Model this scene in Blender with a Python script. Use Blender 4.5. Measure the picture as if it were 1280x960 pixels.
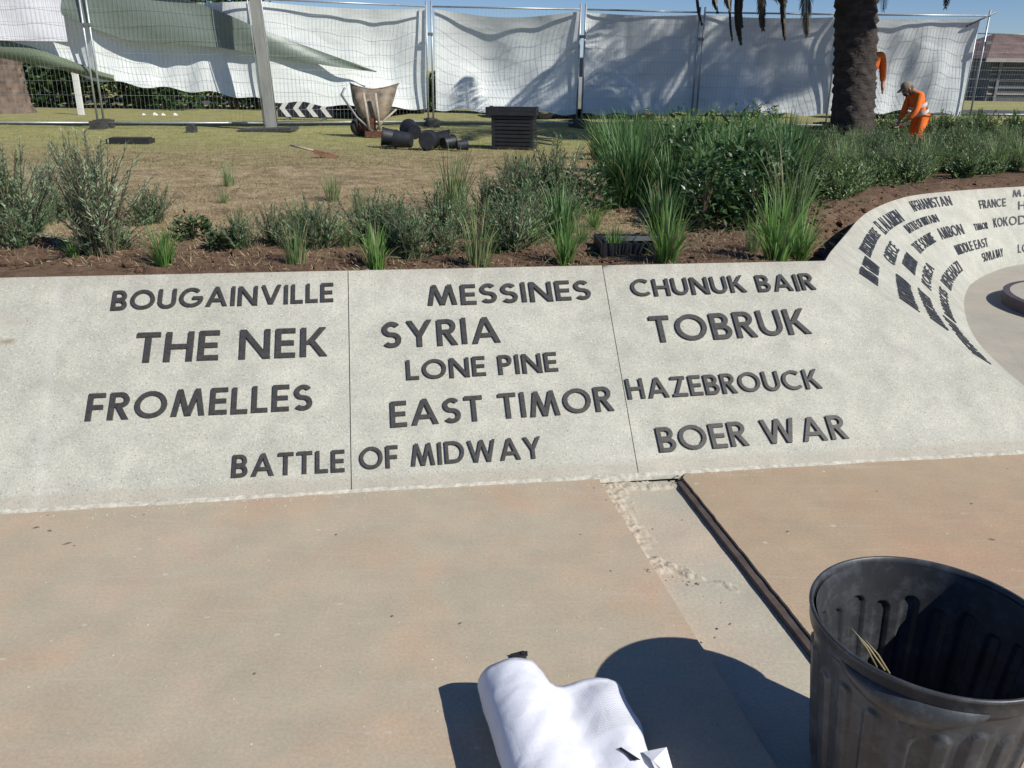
import bpy, math, random
import numpy as np
from mathutils import Vector, Matrix
random.seed(7); rng = np.random.default_rng(7)
PI = math.pi
S = bpy.context.scene
for o in list(bpy.data.objects): bpy.data.objects.remove(o)
COL = S.collection
# ------------------------------------------------------------------ camera, sky, sun, exposure
F = 1050.; CZ = 1.7; PITCH = math.radians(20.38); ROLL = math.radians(0.8)
cam = bpy.data.cameras.new("camera"); camo = bpy.data.objects.new("camera", cam); COL.objects.link(camo)
cam.sensor_fit = 'HORIZONTAL'; cam.sensor_width = 36; cam.lens = F/1280*36; cam.clip_end = 6000; cam.clip_start = .05
R3 = (Matrix.Rotation(PI/2-PITCH, 4, 'X') @ Matrix.Rotation(ROLL, 4, 'Z'))
camo.matrix_world = Matrix.Translation((0, 0, CZ)) @ R3
S.camera = camo
SUN_EL = math.radians(41.6); LAZ = math.radians(146.5)          # light travels toward LAZ (from +X)
ldir = Vector((math.cos(LAZ)*math.cos(SUN_EL), math.sin(LAZ)*math.cos(SUN_EL), -math.sin(SUN_EL)))
sun = bpy.data.lights.new("sun", 'SUN'); suno = bpy.data.objects.new("sun", sun); COL.objects.link(suno)
sun.energy = 4.9; sun.angle = math.radians(.5); sun.color = (1, .955, .88)
suno.rotation_euler = ldir.to_track_quat('-Z', 'Y').to_euler()
W = bpy.data.worlds.new("World"); S.world = W; W.use_nodes = True
wn = W.node_tree.nodes; wl = W.node_tree.links
sky = wn.new('ShaderNodeTexSky'); sky.sky_type = 'NISHITA'; sky.sun_disc = False
sky.sun_elevation = SUN_EL
sdir = -ldir; sky.sun_rotation = math.atan2(sdir.x, sdir.y)
sky.altitude = 1500; sky.air_density = 1.0; sky.dust_density = 0.15; sky.ozone_density = 3.5
bg = wn['Background']; hs = wn.new('ShaderNodeHueSaturation'); hs.inputs['Saturation'].default_value = 1.15; wl.new(sky.outputs[0], hs.inputs['Color'])
tn = wn.new('ShaderNodeMix'); tn.data_type = 'RGBA'; tn.blend_type = 'MULTIPLY'; tn.inputs[0].default_value = 1; tn.inputs[7].default_value = (.93, .965, 1.15, 1); wl.new(hs.outputs[0], tn.inputs[6]); wl.new(tn.outputs[2], bg.inputs[0]); bg.inputs[1].default_value = .074
S.view_settings.view_transform = 'Standard'; S.view_settings.look = 'None'
S.view_settings.exposure = 0.05; S.view_settings.gamma = 1
S.render.engine = 'CYCLES'

# ------------------------------------------------------------------ helpers
def ray(u, v): return (R3.to_3x3() @ Vector(((u-640)/F, -(v-480)/F, -1)))
def gp(u, v, z=0.):
    d = ray(u, v); t = (z-CZ)/d.z; return Vector((0, 0, CZ)) + d*t
def at(u, D, z=0.):                      # the point at forward distance D seen at column u (columns lean with the pitch)
    d = ray(u, 170); t = D/d.y; return Vector((d.x*t, D, z))
class MB:
    def __init__(s): s.v = []; s.f = []; s.mi = []
    def add(s, vs, fs, m=0):
        b = len(s.v); s.v += [tuple(p) for p in vs]; s.f += [tuple(i+b for i in f) for f in fs]; s.mi += [m]*len(fs)
    def box(s, c, h, rz=0., M=None, m=0):
        vs = [Vector((x*h[0], y*h[1], z*h[2])) for z in (-1, 1) for y in (-1, 1) for x in (-1, 1)]
        if rz: q = Matrix.Rotation(rz, 3, 'Z'); vs = [q @ p for p in vs]
        if M is not None: vs = [M @ p for p in vs]
        vs = [p+Vector(c) for p in vs]
        s.add(vs, [(0, 2, 3, 1), (4, 5, 7, 6), (0, 1, 5, 4), (2, 6, 7, 3), (0, 4, 6, 2), (1, 3, 7, 5)], m)
    def tube(s, pts, r, n=8, cap=True, m=0):
        pts = [Vector(p) for p in pts]; k = len(pts); rs = r if isinstance(r, (list, tuple)) else [r]*k
        rings = []; up = Vector((0, 0, 1))
        t0 = (pts[1]-pts[0]).normalized()
        if abs(t0.z) > .9: up = Vector((1, 0, 0))
        a = t0.cross(up).normalized()
        for i, p in enumerate(pts):
            t = (pts[min(i+1, k-1)]-pts[max(i-1, 0)]).normalized()
            a = (a - t*a.dot(t)).normalized(); b = t.cross(a)
            rings.append([p+(a*math.cos(2*PI*j/n)+b*math.sin(2*PI*j/n))*rs[i] for j in range(n)])
        vs = [q for rr in rings for q in rr]
        fs = [(i*n+j, i*n+(j+1) % n, (i+1)*n+(j+1) % n, (i+1)*n+j) for i in range(k-1) for j in range(n)]
        if cap: fs += [tuple(range(n))[::-1], tuple((k-1)*n+j for j in range(n))]
        s.add(vs, fs, m)
    def lathe(s, prof, n=24, c=(0, 0, 0), m=0, closed=False):
        vs = [(c[0]+r*math.cos(2*PI*j/n), c[1]+r*math.sin(2*PI*j/n), c[2]+z) for r, z in prof for j in range(n)]
        k = len(prof)
        fs = [(i*n+j, i*n+(j+1) % n, (i+1)*n+(j+1) % n, (i+1)*n+j) for i in range(k-1) for j in range(n)]
        s.add(vs, fs, m)
    def grid(s, P, m=0, flip=False):
        nr = len(P); nc = len(P[0])
        fs = [(i*nc+j, i*nc+j+1, (i+1)*nc+j+1, (i+1)*nc+j) for i in range(nr-1) for j in range(nc-1)]
        if flip: fs = [f[::-1] for f in fs]
        s.add([q for r in P for q in r], fs, m)
    def mesh(s, name, mats, smooth=True):
        me = bpy.data.meshes.new(name); me.from_pydata(s.v, [], s.f)
        for mm in (mats if isinstance(mats, (list, tuple)) else [mats]): me.materials.append(mm)
        if any(s.mi): me.polygons.foreach_set('material_index', s.mi)
        me.polygons.foreach_set('use_smooth', [smooth]*len(me.polygons)); me.update()
        return me
    def build(s, name, mats, parent=None, smooth=True, angle=None):
        me = s.mesh(name, mats, smooth)
        if angle and hasattr(me, 'set_sharp_from_angle'): me.set_sharp_from_angle(angle=math.radians(angle))
        return link(name, me, parent)
def link(name, me, parent=None, loc=None, rot=None, scale=None):
    o = bpy.data.objects.new(name, me); COL.objects.link(o)
    if parent: o.parent = parent
    if loc is not None: o.location = loc
    if rot is not None: o.rotation_euler = rot
    if scale is not None: o.scale = (scale,)*3 if isinstance(scale, (int, float)) else scale
    return o
def tag(o, label=None, cat=None, group=None, kind=None):
    if label: o['label'] = label
    if cat: o['category'] = cat
    if group: o['group'] = group
    if kind: o['kind'] = kind
    return o
def thing(name, label, cat, loc=(0, 0, 0), rz=0., group=None):
    o = link(name, None, None, loc, (0, 0, rz)); o.empty_display_size = .1
    return tag(o, label, cat, group)
def copy_tree(o, parent=None):
    c = o.copy(); COL.objects.link(c); c.parent = parent
    for k in ('label', 'group'):
        if parent is None and k in c: del c[k]
    for ch in list(o.children): copy_tree(ch, c)
    return c

# ------------------------------------------------------------------ materials
def mk(name):
    m = bpy.data.materials.new(name); m.use_nodes = True
    return m, m.node_tree.nodes, m.node_tree.links, m.node_tree.nodes['Principled BSDF']
def ramp(n, l, src, stops):
    r = n.new('ShaderNodeValToRGB'); l.new(src, r.inputs[0]); e = r.color_ramp.elements
    while len(e) < len(stops): e.new(.5)
    for i, (p, c) in enumerate(stops):
        e[i].position = p; e[i].color = (*c, 1) if len(c) == 3 else c
    return r
def noise(n, l, co, sc, det=4, rough=.55, dist=0):
    t = n.new('ShaderNodeTexNoise'); t.inputs['Scale'].default_value = sc; t.inputs['Detail'].default_value = det
    t.inputs['Roughness'].default_value = rough; t.inputs['Distortion'].default_value = dist
    l.new(co, t.inputs['Vector']); return t.outputs[0]
def mix(n, l, fac, a, b, mode='MIX'):
    x = n.new('ShaderNodeMix'); x.data_type = 'RGBA'; x.blend_type = mode
    for s_, v in ((x.inputs[0], fac), (x.inputs[6], a), (x.inputs[7], b)):
        if isinstance(v, (int, float)): s_.default_value = v
        elif isinstance(v, (tuple, list)): s_.default_value = (*v, 1)
        else: l.new(v, s_)
    return x.outputs[2]
def bump(n, l, b, src, st, dist=.01, prev=None):
    x = n.new('ShaderNodeBump'); x.inputs['Strength'].default_value = st; x.inputs['Distance'].default_value = dist
    l.new(src, x.inputs['Height'])
    if prev: l.new(prev, x.inputs['Normal'])
    l.new(x.outputs[0], b.inputs['Normal']); return x.outputs[0]
def simple(name, col, rough=.6, var=.25, sc=20., bs=.15, bd=.003, metal=0., spec=.5, stretch=None, rnd=0., coord='Object'):
    m, n, l, b = mk(name); tc = n.new('ShaderNodeTexCoord'); co = tc.outputs[coord]
    if stretch:
        mp = n.new('ShaderNodeMapping'); mp.inputs['Scale'].default_value = stretch; l.new(co, mp.inputs[0]); co = mp.outputs[0]
    f = noise(n, l, co, sc)
    r = ramp(n, l, f, [(.3, tuple(c*(1-var) for c in col)), (.7, tuple(min(1, c*(1+var)) for c in col))])
    out = r.outputs[0]
    if rnd:
        oi = n.new('ShaderNodeObjectInfo'); h = n.new('ShaderNodeHueSaturation')
        mr = n.new('ShaderNodeMapRange'); mr.inputs[3].default_value = 1-rnd; mr.inputs[4].default_value = 1+rnd
        l.new(oi.outputs['Random'], mr.inputs[0]); l.new(mr.outputs[0], h.inputs['Value']); l.new(out, h.inputs['Color']); out = h.outputs[0]
    l.new(out, b.inputs['Base Color']); b.inputs['Roughness'].default_value = rough; b.inputs['Metallic'].default_value = metal
    b.inputs['Specular IOR Level'].default_value = spec
    if bs: bump(n, l, b, noise(n, l, co, sc*3), bs, bd)
    return m
def leafmat(name, c1, c2, trans=.35, rough=.5, sc=6., rnd=.15):
    m, n, l, b = mk(name); tc = n.new('ShaderNodeTexCoord')
    f = noise(n, l, tc.outputs['Object'], sc, 3); r = ramp(n, l, f, [(.35, c1), (.65, c2)])
    oi = n.new('ShaderNodeObjectInfo'); h = n.new('ShaderNodeHueSaturation'); mr = n.new('ShaderNodeMapRange')
    mr.inputs[3].default_value = 1-rnd; mr.inputs[4].default_value = 1+rnd
    l.new(oi.outputs['Random'], mr.inputs[0]); l.new(mr.outputs[0], h.inputs['Value']); l.new(r.outputs[0], h.inputs['Color'])
    l.new(h.outputs[0], b.inputs['Base Color']); b.inputs['Roughness'].default_value = rough
    t = n.new('ShaderNodeBsdfTranslucent'); l.new(h.outputs[0], t.inputs[0]); x = n.new('ShaderNodeMixShader')
    x.inputs[0].default_value = trans; l.new(b.outputs[0], x.inputs[1]); l.new(t.outputs[0], x.inputs[2])
    l.new(x.outputs[0], n['Material Output'].inputs[0]); return m

def terrazzo():
    m, n, l, b = mk('exposed_aggregate'); tc = n.new('ShaderNodeTexCoord'); co = tc.outputs['Object']
    big = ramp(n, l, noise(n, l, co, 1.6, 5, .6), [(.3, (.385, .38, .322)), (.7, (.47, .462, .398))])
    md = ramp(n, l, noise(n, l, co, 9, 4), [(.3, (.86, .87, .87)), (.7, (1.1, 1.1, 1.08))])
    c = mix(n, l, 1., big.outputs[0], md.outputs[0], 'MULTIPLY')
    fn = ramp(n, l, noise(n, l, co, 120, 3, .7), [(.32, (.76, .76, .74)), (.5, (1, 1, 1)), (.68, (1.16, 1.16, 1.14))])
    c = mix(n, l, 1., c, fn.outputs[0], 'MULTIPLY')
    v = n.new('ShaderNodeTexVoronoi'); v.inputs['Scale'].default_value = 85; l.new(co, v.inputs['Vector'])
    sp = ramp(n, l, v.outputs['Distance'], [(.16, (1, 1, 1)), (.26, (0, 0, 0))])
    cr = n.new('ShaderNodeSeparateColor'); l.new(v.outputs['Color'], cr.inputs[0])
    wh = ramp(n, l, cr.outputs[0], [(.80, (0, 0, 0)), (.82, (1, 1, 1))])
    dk = ramp(n, l, cr.outputs[1], [(.86, (0, 0, 0)), (.88, (1, 1, 1))])
    fw = mix(n, l, 1., sp.outputs[0], wh.outputs[0], 'MULTIPLY'); fd = mix(n, l, 1., sp.outputs[0], dk.outputs[0], 'MULTIPLY')
    c = mix(n, l, fw, c, (.66, .65, .58)); c = mix(n, l, fd, c, (.17, .16, .14))
    sz = n.new('ShaderNodeSeparateXYZ'); l.new(co, sz.inputs[0]); mpz = n.new('ShaderNodeMapping'); mpz.inputs['Scale'].default_value = (6, 1, .6); l.new(co, mpz.inputs[0])
    az = n.new('ShaderNodeMath'); az.operation = 'MULTIPLY_ADD'; az.inputs[1].default_value = .30; l.new(noise(n, l, mpz.outputs[0], 2.2, 5, .7), az.inputs[0]); l.new(sz.outputs[2], az.inputs[2])
    c = mix(n, l, ramp(n, l, az.outputs[0], [(.84, (0, 0, 0)), (.98, (.38,)*3)]).outputs[0], c, (.25, .19, .14))
    ab0 = n.new('ShaderNodeMath'); ab0.operation = 'MULTIPLY_ADD'; ab0.inputs[1].default_value = -.075; l.new(noise(n, l, co, 9, 5, .7), ab0.inputs[0]); l.new(sz.outputs[2], ab0.inputs[2])
    c = mix(n, l, ramp(n, l, ab0.outputs[0], [(0., (.35,)*3), (.012, (0, 0, 0))]).outputs[0], c, (.33, .27, .20))
    # an ochre stain and a pale vertical run near the left edge
    def spot(cx, cz, rx, rz, lo, hi):
        mp = n.new('ShaderNodeMapping'); mp.inputs['Location'].default_value = (-cx/rx, 0, -cz/rz); mp.inputs['Scale'].default_value = (1/rx, 0, 1/rz)
        l.new(co, mp.inputs[0]); ln = n.new('ShaderNodeVectorMath'); ln.operation = 'LENGTH'; l.new(mp.outputs[0], ln.inputs[0])
        mm = n.new('ShaderNodeMath'); mm.operation = 'ADD'; l.new(ln.outputs['Value'], mm.inputs[0])
        l.new(noise(n, l, co, 30, 4), mm.inputs[1]); return ramp(n, l, mm.outputs[0], [(lo, (1, 1, 1)), (hi, (0, 0, 0))]).outputs[0]
    c = mix(n, l, spot(-2.28, .53, .09, .035, .6, 1.0), c, (.27, .235, .17))
    c = mix(n, l, spot(-2.30, .60, .16, .05, .55, 1.0), c, (.38, .35, .29))
    mp = n.new('ShaderNodeMapping'); mp.inputs['Location'].default_value = (-(-1.93)/.035, 0, 0); mp.inputs['Scale'].default_value = (1/.035, 0, .3/.035)
    l.new(co, mp.inputs[0]); sx = n.new('ShaderNodeSeparateXYZ'); l.new(mp.outputs[0], sx.inputs[0])
    ad = n.new('ShaderNodeMath'); l.new(sx.outputs[0], ad.inputs[0]); l.new(sx.outputs[2], ad.inputs[1])
    ab = n.new('ShaderNodeMath'); ab.operation = 'ABSOLUTE'; l.new(ad.outputs[0], ab.inputs[0])
    c = mix(n, l, ramp(n, l, ab.outputs[0], [(0., (.16,)*3), (1., (0, 0, 0))]).outputs[0], c, (.62, .62, .58))
    l.new(c, b.inputs['Base Color']); b.inputs['Roughness'].default_value = .72
    p = bump(n, l, b, noise(n, l, co, 150, 3, .7), .25, .002)
    bump(n, l, b, noise(n, l, co, 2.2, 3), .15, .03, p)
    return m
def paving(name, cols, spk=True, s0=1.3):
    m, n, l, b = mk(name); tc = n.new('ShaderNodeTexCoord'); co = tc.outputs['Object']
    a = ramp(n, l, noise(n, l, co, s0, 8, .62, .4), [(.28, cols[0]), (.42, cols[1]), (.55, cols[2]), (.72, cols[3])])
    f2 = ramp(n, l, noise(n, l, co, 4.5, 5, .6), [(.3, (.89, .91, .92)), (.7, (1.07, 1.05, 1.03))])
    c = mix(n, l, 1., a.outputs[0], f2.outputs[0], 'MULTIPLY')
    f3 = ramp(n, l, noise(n, l, co, 90, 3, .7), [(.3, (.88,)*3), (.7, (1.1,)*3)])
    c = mix(n, l, 1., c, f3.outputs[0], 'MULTIPLY')
    if spk:
        mp = n.new('ShaderNodeMapping'); mp.inputs['Scale'].default_value = (1, 1.8, 1); mp.inputs['Rotation'].default_value = (0, 0, .5); l.new(co, mp.inputs[0])
        v = n.new('ShaderNodeTexVoronoi'); v.inputs['Scale'].default_value = 7; l.new(mp.outputs[0], v.inputs['Vector'])
        cr = n.new('ShaderNodeSeparateColor'); l.new(v.outputs['Color'], cr.inputs[0])
        md = n.new('ShaderNodeMath'); md.operation = 'ADD'; l.new(v.outputs['Distance'], md.inputs[0])
        ns = n.new('ShaderNodeMath'); ns.operation = 'MULTIPLY'; ns.inputs[1].default_value = .35; l.new(noise(n, l, co, 40, 4), ns.inputs[0]); l.new(ns.outputs[0], md.inputs[1])
        sp = ramp(n, l, md.outputs[0], [(.19, (1, 1, 1)), (.27, (0, 0, 0))])
        w_ = ramp(n, l, cr.outputs[0], [(.55, (0, 0, 0)), (.85, (.7,)*3)])
        c = mix(n, l, mix(n, l, 1., sp.outputs[0], w_.outputs[0], 'MULTIPLY'), c, (.60, .56, .48))
        v2 = n.new('ShaderNodeTexVoronoi'); v2.inputs['Scale'].default_value = 9; l.new(co, v2.inputs['Vector'])
        c2 = n.new('ShaderNodeSeparateColor'); l.new(v2.outputs['Color'], c2.inputs[0])
        s2 = ramp(n, l, v2.outputs['Distance'], [(.035, (1, 1, 1)), (.055, (0, 0, 0))]); w2 = ramp(n, l, c2.outputs[1], [(.6, (0, 0, 0)), (.62, (.8,)*3)])
        c = mix(n, l, mix(n, l, 1., s2.outputs[0], w2.outputs[0], 'MULTIPLY'), c, (.12, .09, .065))
        # faint trowel sweeps and scuffs
        mp2 = n.new('ShaderNodeMapping'); mp2.inputs['Scale'].default_value = (.8, 9, 1); mp2.inputs['Rotation'].default_value = (0, 0, -.25); l.new(co, mp2.inputs[0])
        sw = ramp(n, l, noise(n, l, mp2.outputs[0], 3, 6, .7, .6), [(.56, (0, 0, 0)), (.74, (.42,)*3)])
        c = mix(n, l, sw.outputs[0], c, (.50, .46, .38))
    l.new(c, b.inputs['Base Color']); b.inputs['Roughness'].default_value = .68; b.inputs['Specular IOR Level'].default_value = .35
    p = bump(n, l, b, noise(n, l, co, 110, 3, .7), .18, .002)
    bump(n, l, b, noise(n, l, co, 5, 4), .18, .012, p)
    return m
M = {}
M['terr'] = terrazzo()
M['pave'] = paving('tan_concrete_paving', [(.47, .315, .22), (.465, .365, .26), (.435, .38, .28), (.51, .385, .29)])
M['pave2'] = paving('brown_concrete_paving', [(.445, .30, .20), (.43, .315, .21), (.415, .325, .22), (.47, .35, .245)])
M['strip'] = paving('grey_footing_concrete', [(.50, .405, .305), (.49, .415, .32), (.45, .42, .33), (.52, .42, .315)])
M['inner'] = paving('beige_grey_paving', [(.40, .36, .29), (.43, .39, .32), (.41, .385, .32), (.45, .41, .34)], False, 3)
M['letter'] = simple('dark_bronze_letter', (.062, .060, .056), .42, .3, 60, .3, .001, .25)
M['letter2'] = simple('blue_grey_letter', (.060, .063, .070), .45, .3, 60, .2, .001, .2)
M['gap'] = simple('joint_filler', (.03, .028, .025), .9)
M['mortar'] = simple('pale_mortar', (.46, .44, .37), .85, .3, 40, .6, .004)
M['crumb'] = simple('dark_crumb', (.17, .125, .09), .9, .5, 30)
M['steel'] = simple('galvanised_steel', (.46, .48, .49), .45, .15, 12, .05, .001, .55)
M['dsteel'] = simple('weathered_steel', (.20, .21, .22), .5, .2, 12, .05, .001, .4)
M['post'] = simple('grey_steel_column', (.33, .335, .30), .6, .2, 9, .2, .002, .1, stretch=(1, 1, .2))
M['black'] = simple('black_plastic', (.018, .018, .02), .5, .3, 8, .2, .003, rnd=.3)
M['bpot'] = simple('dusty_black_pot', (.020, .022, .028), .55, .5, 14, .2, .003, rnd=.3)
M['barrow'] = simple('rust_stained_tray', (.23, .185, .13), .7, .55, 6, .3, .004)
M['bwood'] = simple('weathered_wood', (.40, .34, .27), .75, .25, 30, .2, .002)
M['rust'] = simple('rusty_steel', (.14, .06, .035), .8, .4, 20)
M['rubber'] = simple('tyre_rubber', (.02, .02, .02), .8)
M['block'] = simple('fence_block', (.05, .05, .048), .85, .4, 20)
M['skin'] = simple('skin', (.42, .22, .15), .55, .1, 20, .05)
M['hair'] = simple('brown_hair', (.09, .06, .04), .8, .3, 60)
M['cap'] = simple('olive_cap', (.20, .18, .13), .85, .2, 30)
M['orange'] = simple('hi_vis_orange', (1.0, .21, .025), .8, .04, 12, .4, .01)
M['refl'] = simple('reflective_tape', (.62, .60, .60), .35, .1, 50, 0)
M['trous'] = simple('dark_trousers', (.05, .05, .06), .85, .2, 20)
M['boot'] = simple('brown_boot', (.12, .08, .05), .7)
M['white'] = simple('white_paint', (.78, .78, .76), .5, .06, 20)
M['carb'] = simple('blue_car_paint', (.10, .20, .42), .25, .05, 3, 0, metal=.3)
M['carg'] = simple('silver_car_paint', (.50, .52, .55), .25, .05, 3, 0, metal=.5)
M['glass'] = simple('car_glass', (.02, .025, .03), .06, .1, 3, 0)
M['lamp'] = simple('lamp_lens', (.7, .7, .7), .1, .05, 3, 0)
M['red'] = simple('tail_lens', (.45, .02, .02), .2, .05, 3, 0)
M['board'] = simple('black_board', (.02, .022, .03), .5)
M['bark'] = simple('palm_bark', (.05, .040, .034), .95, .5, 5, .9, .03, stretch=(1, 1, 2.2))
M['bark2'] = simple('brown_palm_bark', (.15, .11, .085), .95, .5, 5, .9, .03, stretch=(1, 1, .6))
M['frond'] = leafmat('palm_frond_green', (.045, .075, .03), (.07, .10, .045), .2)
M['deadfrond'] = leafmat('dry_palm_frond', (.10, .075, .05), (.07, .06, .045), .1)
M['hangfrond'] = leafmat('hanging_dry_frond', (.045, .042, .03), (.065, .06, .04), .1)
M['roof'] = simple('brown_tile_roof', (.15, .10, .085), .85, .3, 1.4, .3, .03)
M['bwall'] = simple('dark_wall', (.10, .105, .115), .8, .2, 2)
M['bband'] = simple('pale_fascia', (.34, .31, .29), .7, .15, 2)
M['l_silver'] = leafmat('silver_green_leaf', (.23, .32, .17), (.36, .45, .28), .3)
M['l_blue'] = leafmat('blue_green_leaf', (.13, .23, .10), (.24, .34, .18), .3)
M['l_strap'] = leafmat('strap_leaf', (.13, .27, .06), (.24, .40, .12), .4)
M['l_dark'] = leafmat('dark_strap_leaf', (.07, .15, .045), (.13, .25, .08), .3)
M['l_wisp'] = leafmat('pale_wispy_leaf', (.16, .26, .09), (.28, .38, .17), .4)
M['l_gloss'] = leafmat('dark_glossy_leaf', (.04, .085, .03), (.08, .15, .05), .2, .35)
M['l_mid'] = leafmat('mid_green_leaf', (.10, .19, .055), (.19, .30, .11), .3)
M['l_lime'] = leafmat('lime_leaf', (.22, .32, .035), (.30, .40, .05), .4)
M['l_dry'] = leafmat('dry_blade', (.34, .28, .15), (.42, .36, .22), .3)
M['stem'] = simple('brown_stem', (.13, .10, .065), .85, .3, 20)
M['l_hedge'] = leafmat('hedge_leaf', (.03, .07, .02), (.06, .12, .03), .3)
M['grass'] = leafmat('lawn_grass', (.26, .27, .09), (.40, .38, .18), .4)
M['straw'] = leafmat('dry_straw', (.34, .27, .15), (.50, .41, .25), .2)
M['clod'] = simple('soil_clod', (.13, .075, .045), .95, .4, 12, .5, .01, rnd=.3)

def tarpmat(name, col, tr=.3, rough=.42):
    m, n, l, b = mk(name); tc = n.new('ShaderNodeTexCoord'); co = tc.outputs['Object']
    r = ramp(n, l, noise(n, l, co, .9, 5, .6), [(.3, tuple(c*.9 for c in col)), (.7, tuple(min(1, c*1.06) for c in col))])
    l.new(r.outputs[0], b.inputs['Base Color']); b.inputs['Roughness'].default_value = rough
    mp = n.new('ShaderNodeMapping'); mp.inputs['Scale'].default_value = (1, 1, 2.2); mp.inputs['Rotation'].default_value = (0, .5, 0); l.new(co, mp.inputs[0])
    p = bump(n, l, b, noise(n, l, mp.outputs[0], 1.2, 2, .4, .6), .35, .08)
    bump(n, l, b, noise(n, l, co, 6, 2), .10, .012, p)
    t = n.new('ShaderNodeBsdfTranslucent'); l.new(r.outputs[0], t.inputs[0]); x = n.new('ShaderNodeMixShader')
    x.inputs[0].default_value = tr; l.new(b.outputs[0], x.inputs[1]); l.new(t.outputs[0], x.inputs[2])
    l.new(x.outputs[0], n['Material Output'].inputs[0]); return m
M['tarp'] = tarpmat('white_tarpaulin', (.80, .84, .82), .15)
M['tarpg'] = tarpmat('grey_green_tarpaulin', (.18, .225, .19), .15)
M['hem'] = tarpmat('green_hem', (.16, .20, .13), .15)
M['sheetw'] = tarpmat('bright_white_sheet', (.85, .86, .9), .1)

def groundmat():
    m, n, l, b = mk('garden_ground'); tc = n.new('ShaderNodeTexCoord'); co = tc.outputs['Object']
    sx = n.new('ShaderNodeSeparateXYZ'); l.new(co, sx.inputs[0])
    def math_(op, a, b_):
        x = n.new('ShaderNodeMath'); x.operation = op
        for i, v in enumerate((a, b_)):
            if isinstance(v, (int, float)): x.inputs[i].default_value = v
            else: l.new(v, x.inputs[i])
        return x.outputs[0]
    nz = noise(n, l, co, .7, 6, .65)
    soil = ramp(n, l, noise(n, l, co, 7, 7, .7), [(.3, (.085, .055, .038)), (.5, (.16, .105, .07)), (.7, (.24, .165, .115))]).outputs[0]
    dry = ramp(n, l, noise(n, l, co, 5, 7, .7), [(.3, (.15, .11, .065)), (.5, (.33, .25, .15)), (.68, (.50, .41, .27))]).outputs[0]
    grn = ramp(n, l, noise(n, l, co, 3, 7, .7), [(.3, (.22, .22, .08)), (.5, (.32, .31, .13)), (.7, (.44, .37, .20))]).outputs[0]
    # distance along y, boundary moved by noise; right side stays soil
    d = math_('ADD', sx.outputs[1], math_('MULTIPLY', math_('SUBTRACT', nz, .5), 4.))
    xr = math_('ADD', sx.outputs[0], math_('MULTIPLY', math_('SUBTRACT', nz, .5), 3.))
    yy = math_('SUBTRACT', d, math_('MULTIPLY', sx.outputs[0], .157))
    s1 = ramp(n, l, math_('DIVIDE', yy, 20.), [(.255, (0, 0, 0)), (.31, (1, 1, 1))]).outputs[0]
    s2 = ramp(n, l, math_('DIVIDE', d, 20.), [(.54, (0, 0, 0)), (.66, (1, 1, 1))]).outputs[0]
    c = mix(n, l, s1, soil, dry); c = mix(n, l, s2, c, grn)
    rs = ramp(n, l, math_('DIVIDE', math_('SUBTRACT', xr, math_('MULTIPLY', math_('SUBTRACT', sx.outputs[1], 5), .16)), 10.), [(.09, (0, 0, 0)), (.16, (1, 1, 1))]).outputs[0]
    far = ramp(n, l, math_('DIVIDE', sx.outputs[1], 40.), [(.44, (1, 1, 1)), (.5, (0, 0, 0))]).outputs[0]
    c = mix(n, l, mix(n, l, 1., rs, far, 'MULTIPLY'), c, soil)
    l.new(c, b.inputs['Base Color']); b.inputs['Roughness'].default_value = .95; b.inputs['Specular IOR Level'].default_value = .1
    p = bump(n, l, b, noise(n, l, co, 22, 6, .7), .9, .03); bump(n, l, b, noise(n, l, co, 90, 4, .7), .7, .008, p)
    return m
M['ground'] = groundmat()

# ------------------------------------------------------------------ the memorial wall geometry
b0 = Vector((-2.065, 2.996, 0)); eu = Vector((4.554, .721, 0)).normalized(); nh = Vector((-eu.y, eu.x, 0))
SL = 1.192                                                       # slope length
us = (nh*.918+Vector((0, 0, .76))).normalized(); nn = eu.cross(us).normalized()
def P1(u, s, h=0.): return b0+eu*u+us*s+nn*h
TT = [(1.692, 4.521), (1.80, 4.75), (1.97, 5.08), (2.154, 5.434), (2.42, 5.95), (2.703, 6.425), (3.09, 6.95), (3.48, 7.345), (4.121, 7.727), (4.757, 8.023), (6.2, 8.6), (8.5, 9.1)]
BB = [(2.716, 3.939), (2.76, 4.25), (2.82, 4.62), (2.905, 5.0), (3.063, 5.455), (3.302, 5.987), (3.5, 6.35), (3.72, 6.68), (4.10, 7.09), (4.563, 7.437), (5.8, 8.0), (8.2, 8.5)]
TT[0] = tuple(P1(3.95, SL).xy); BB[0] = tuple(P1(4.87, SL*.15/.76).xy)
def cr(P, t):
    P = [Vector(p) for p in P]; P = [2*P[0]-P[1]]+P+[2*P[-1]-P[-2]]
    i = min(int(t), len(P)-4); f = t-i; a, b, c, d = P[i:i+4]
    return .5*((2*b)+(c-a)*f+(2*a-5*b+4*c-d)*f*f+(3*b-a-3*c+d)*f**3)
def P2(t, k, h=0.):
    p = cr(BB, t)*(1-k)+cr(TT, t)*k; q = Vector((p.x, p.y, .15+.61*k))
    if h:
        e = .01; a = cr(BB, t+e)*(1-k)+cr(TT, t+e)*k; tx = Vector((a.x-p.x, a.y-p.y, 0))
        c = cr(TT, t)-cr(BB, t); ty = Vector((c.x, c.y, .61)); q = q+tx.cross(ty).normalized()*h
    return q
# garden edge: slab top line, then the bowl's top curve
edge = [P1(u, SL).xy for u in (-45, -8, -2, 0, 2, 3.9)]+[cr(TT, t*.5) for t in range(0, 23)]+[Vector((13, 9.7)), Vector((25, 10)), Vector((300, 12))]

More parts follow.
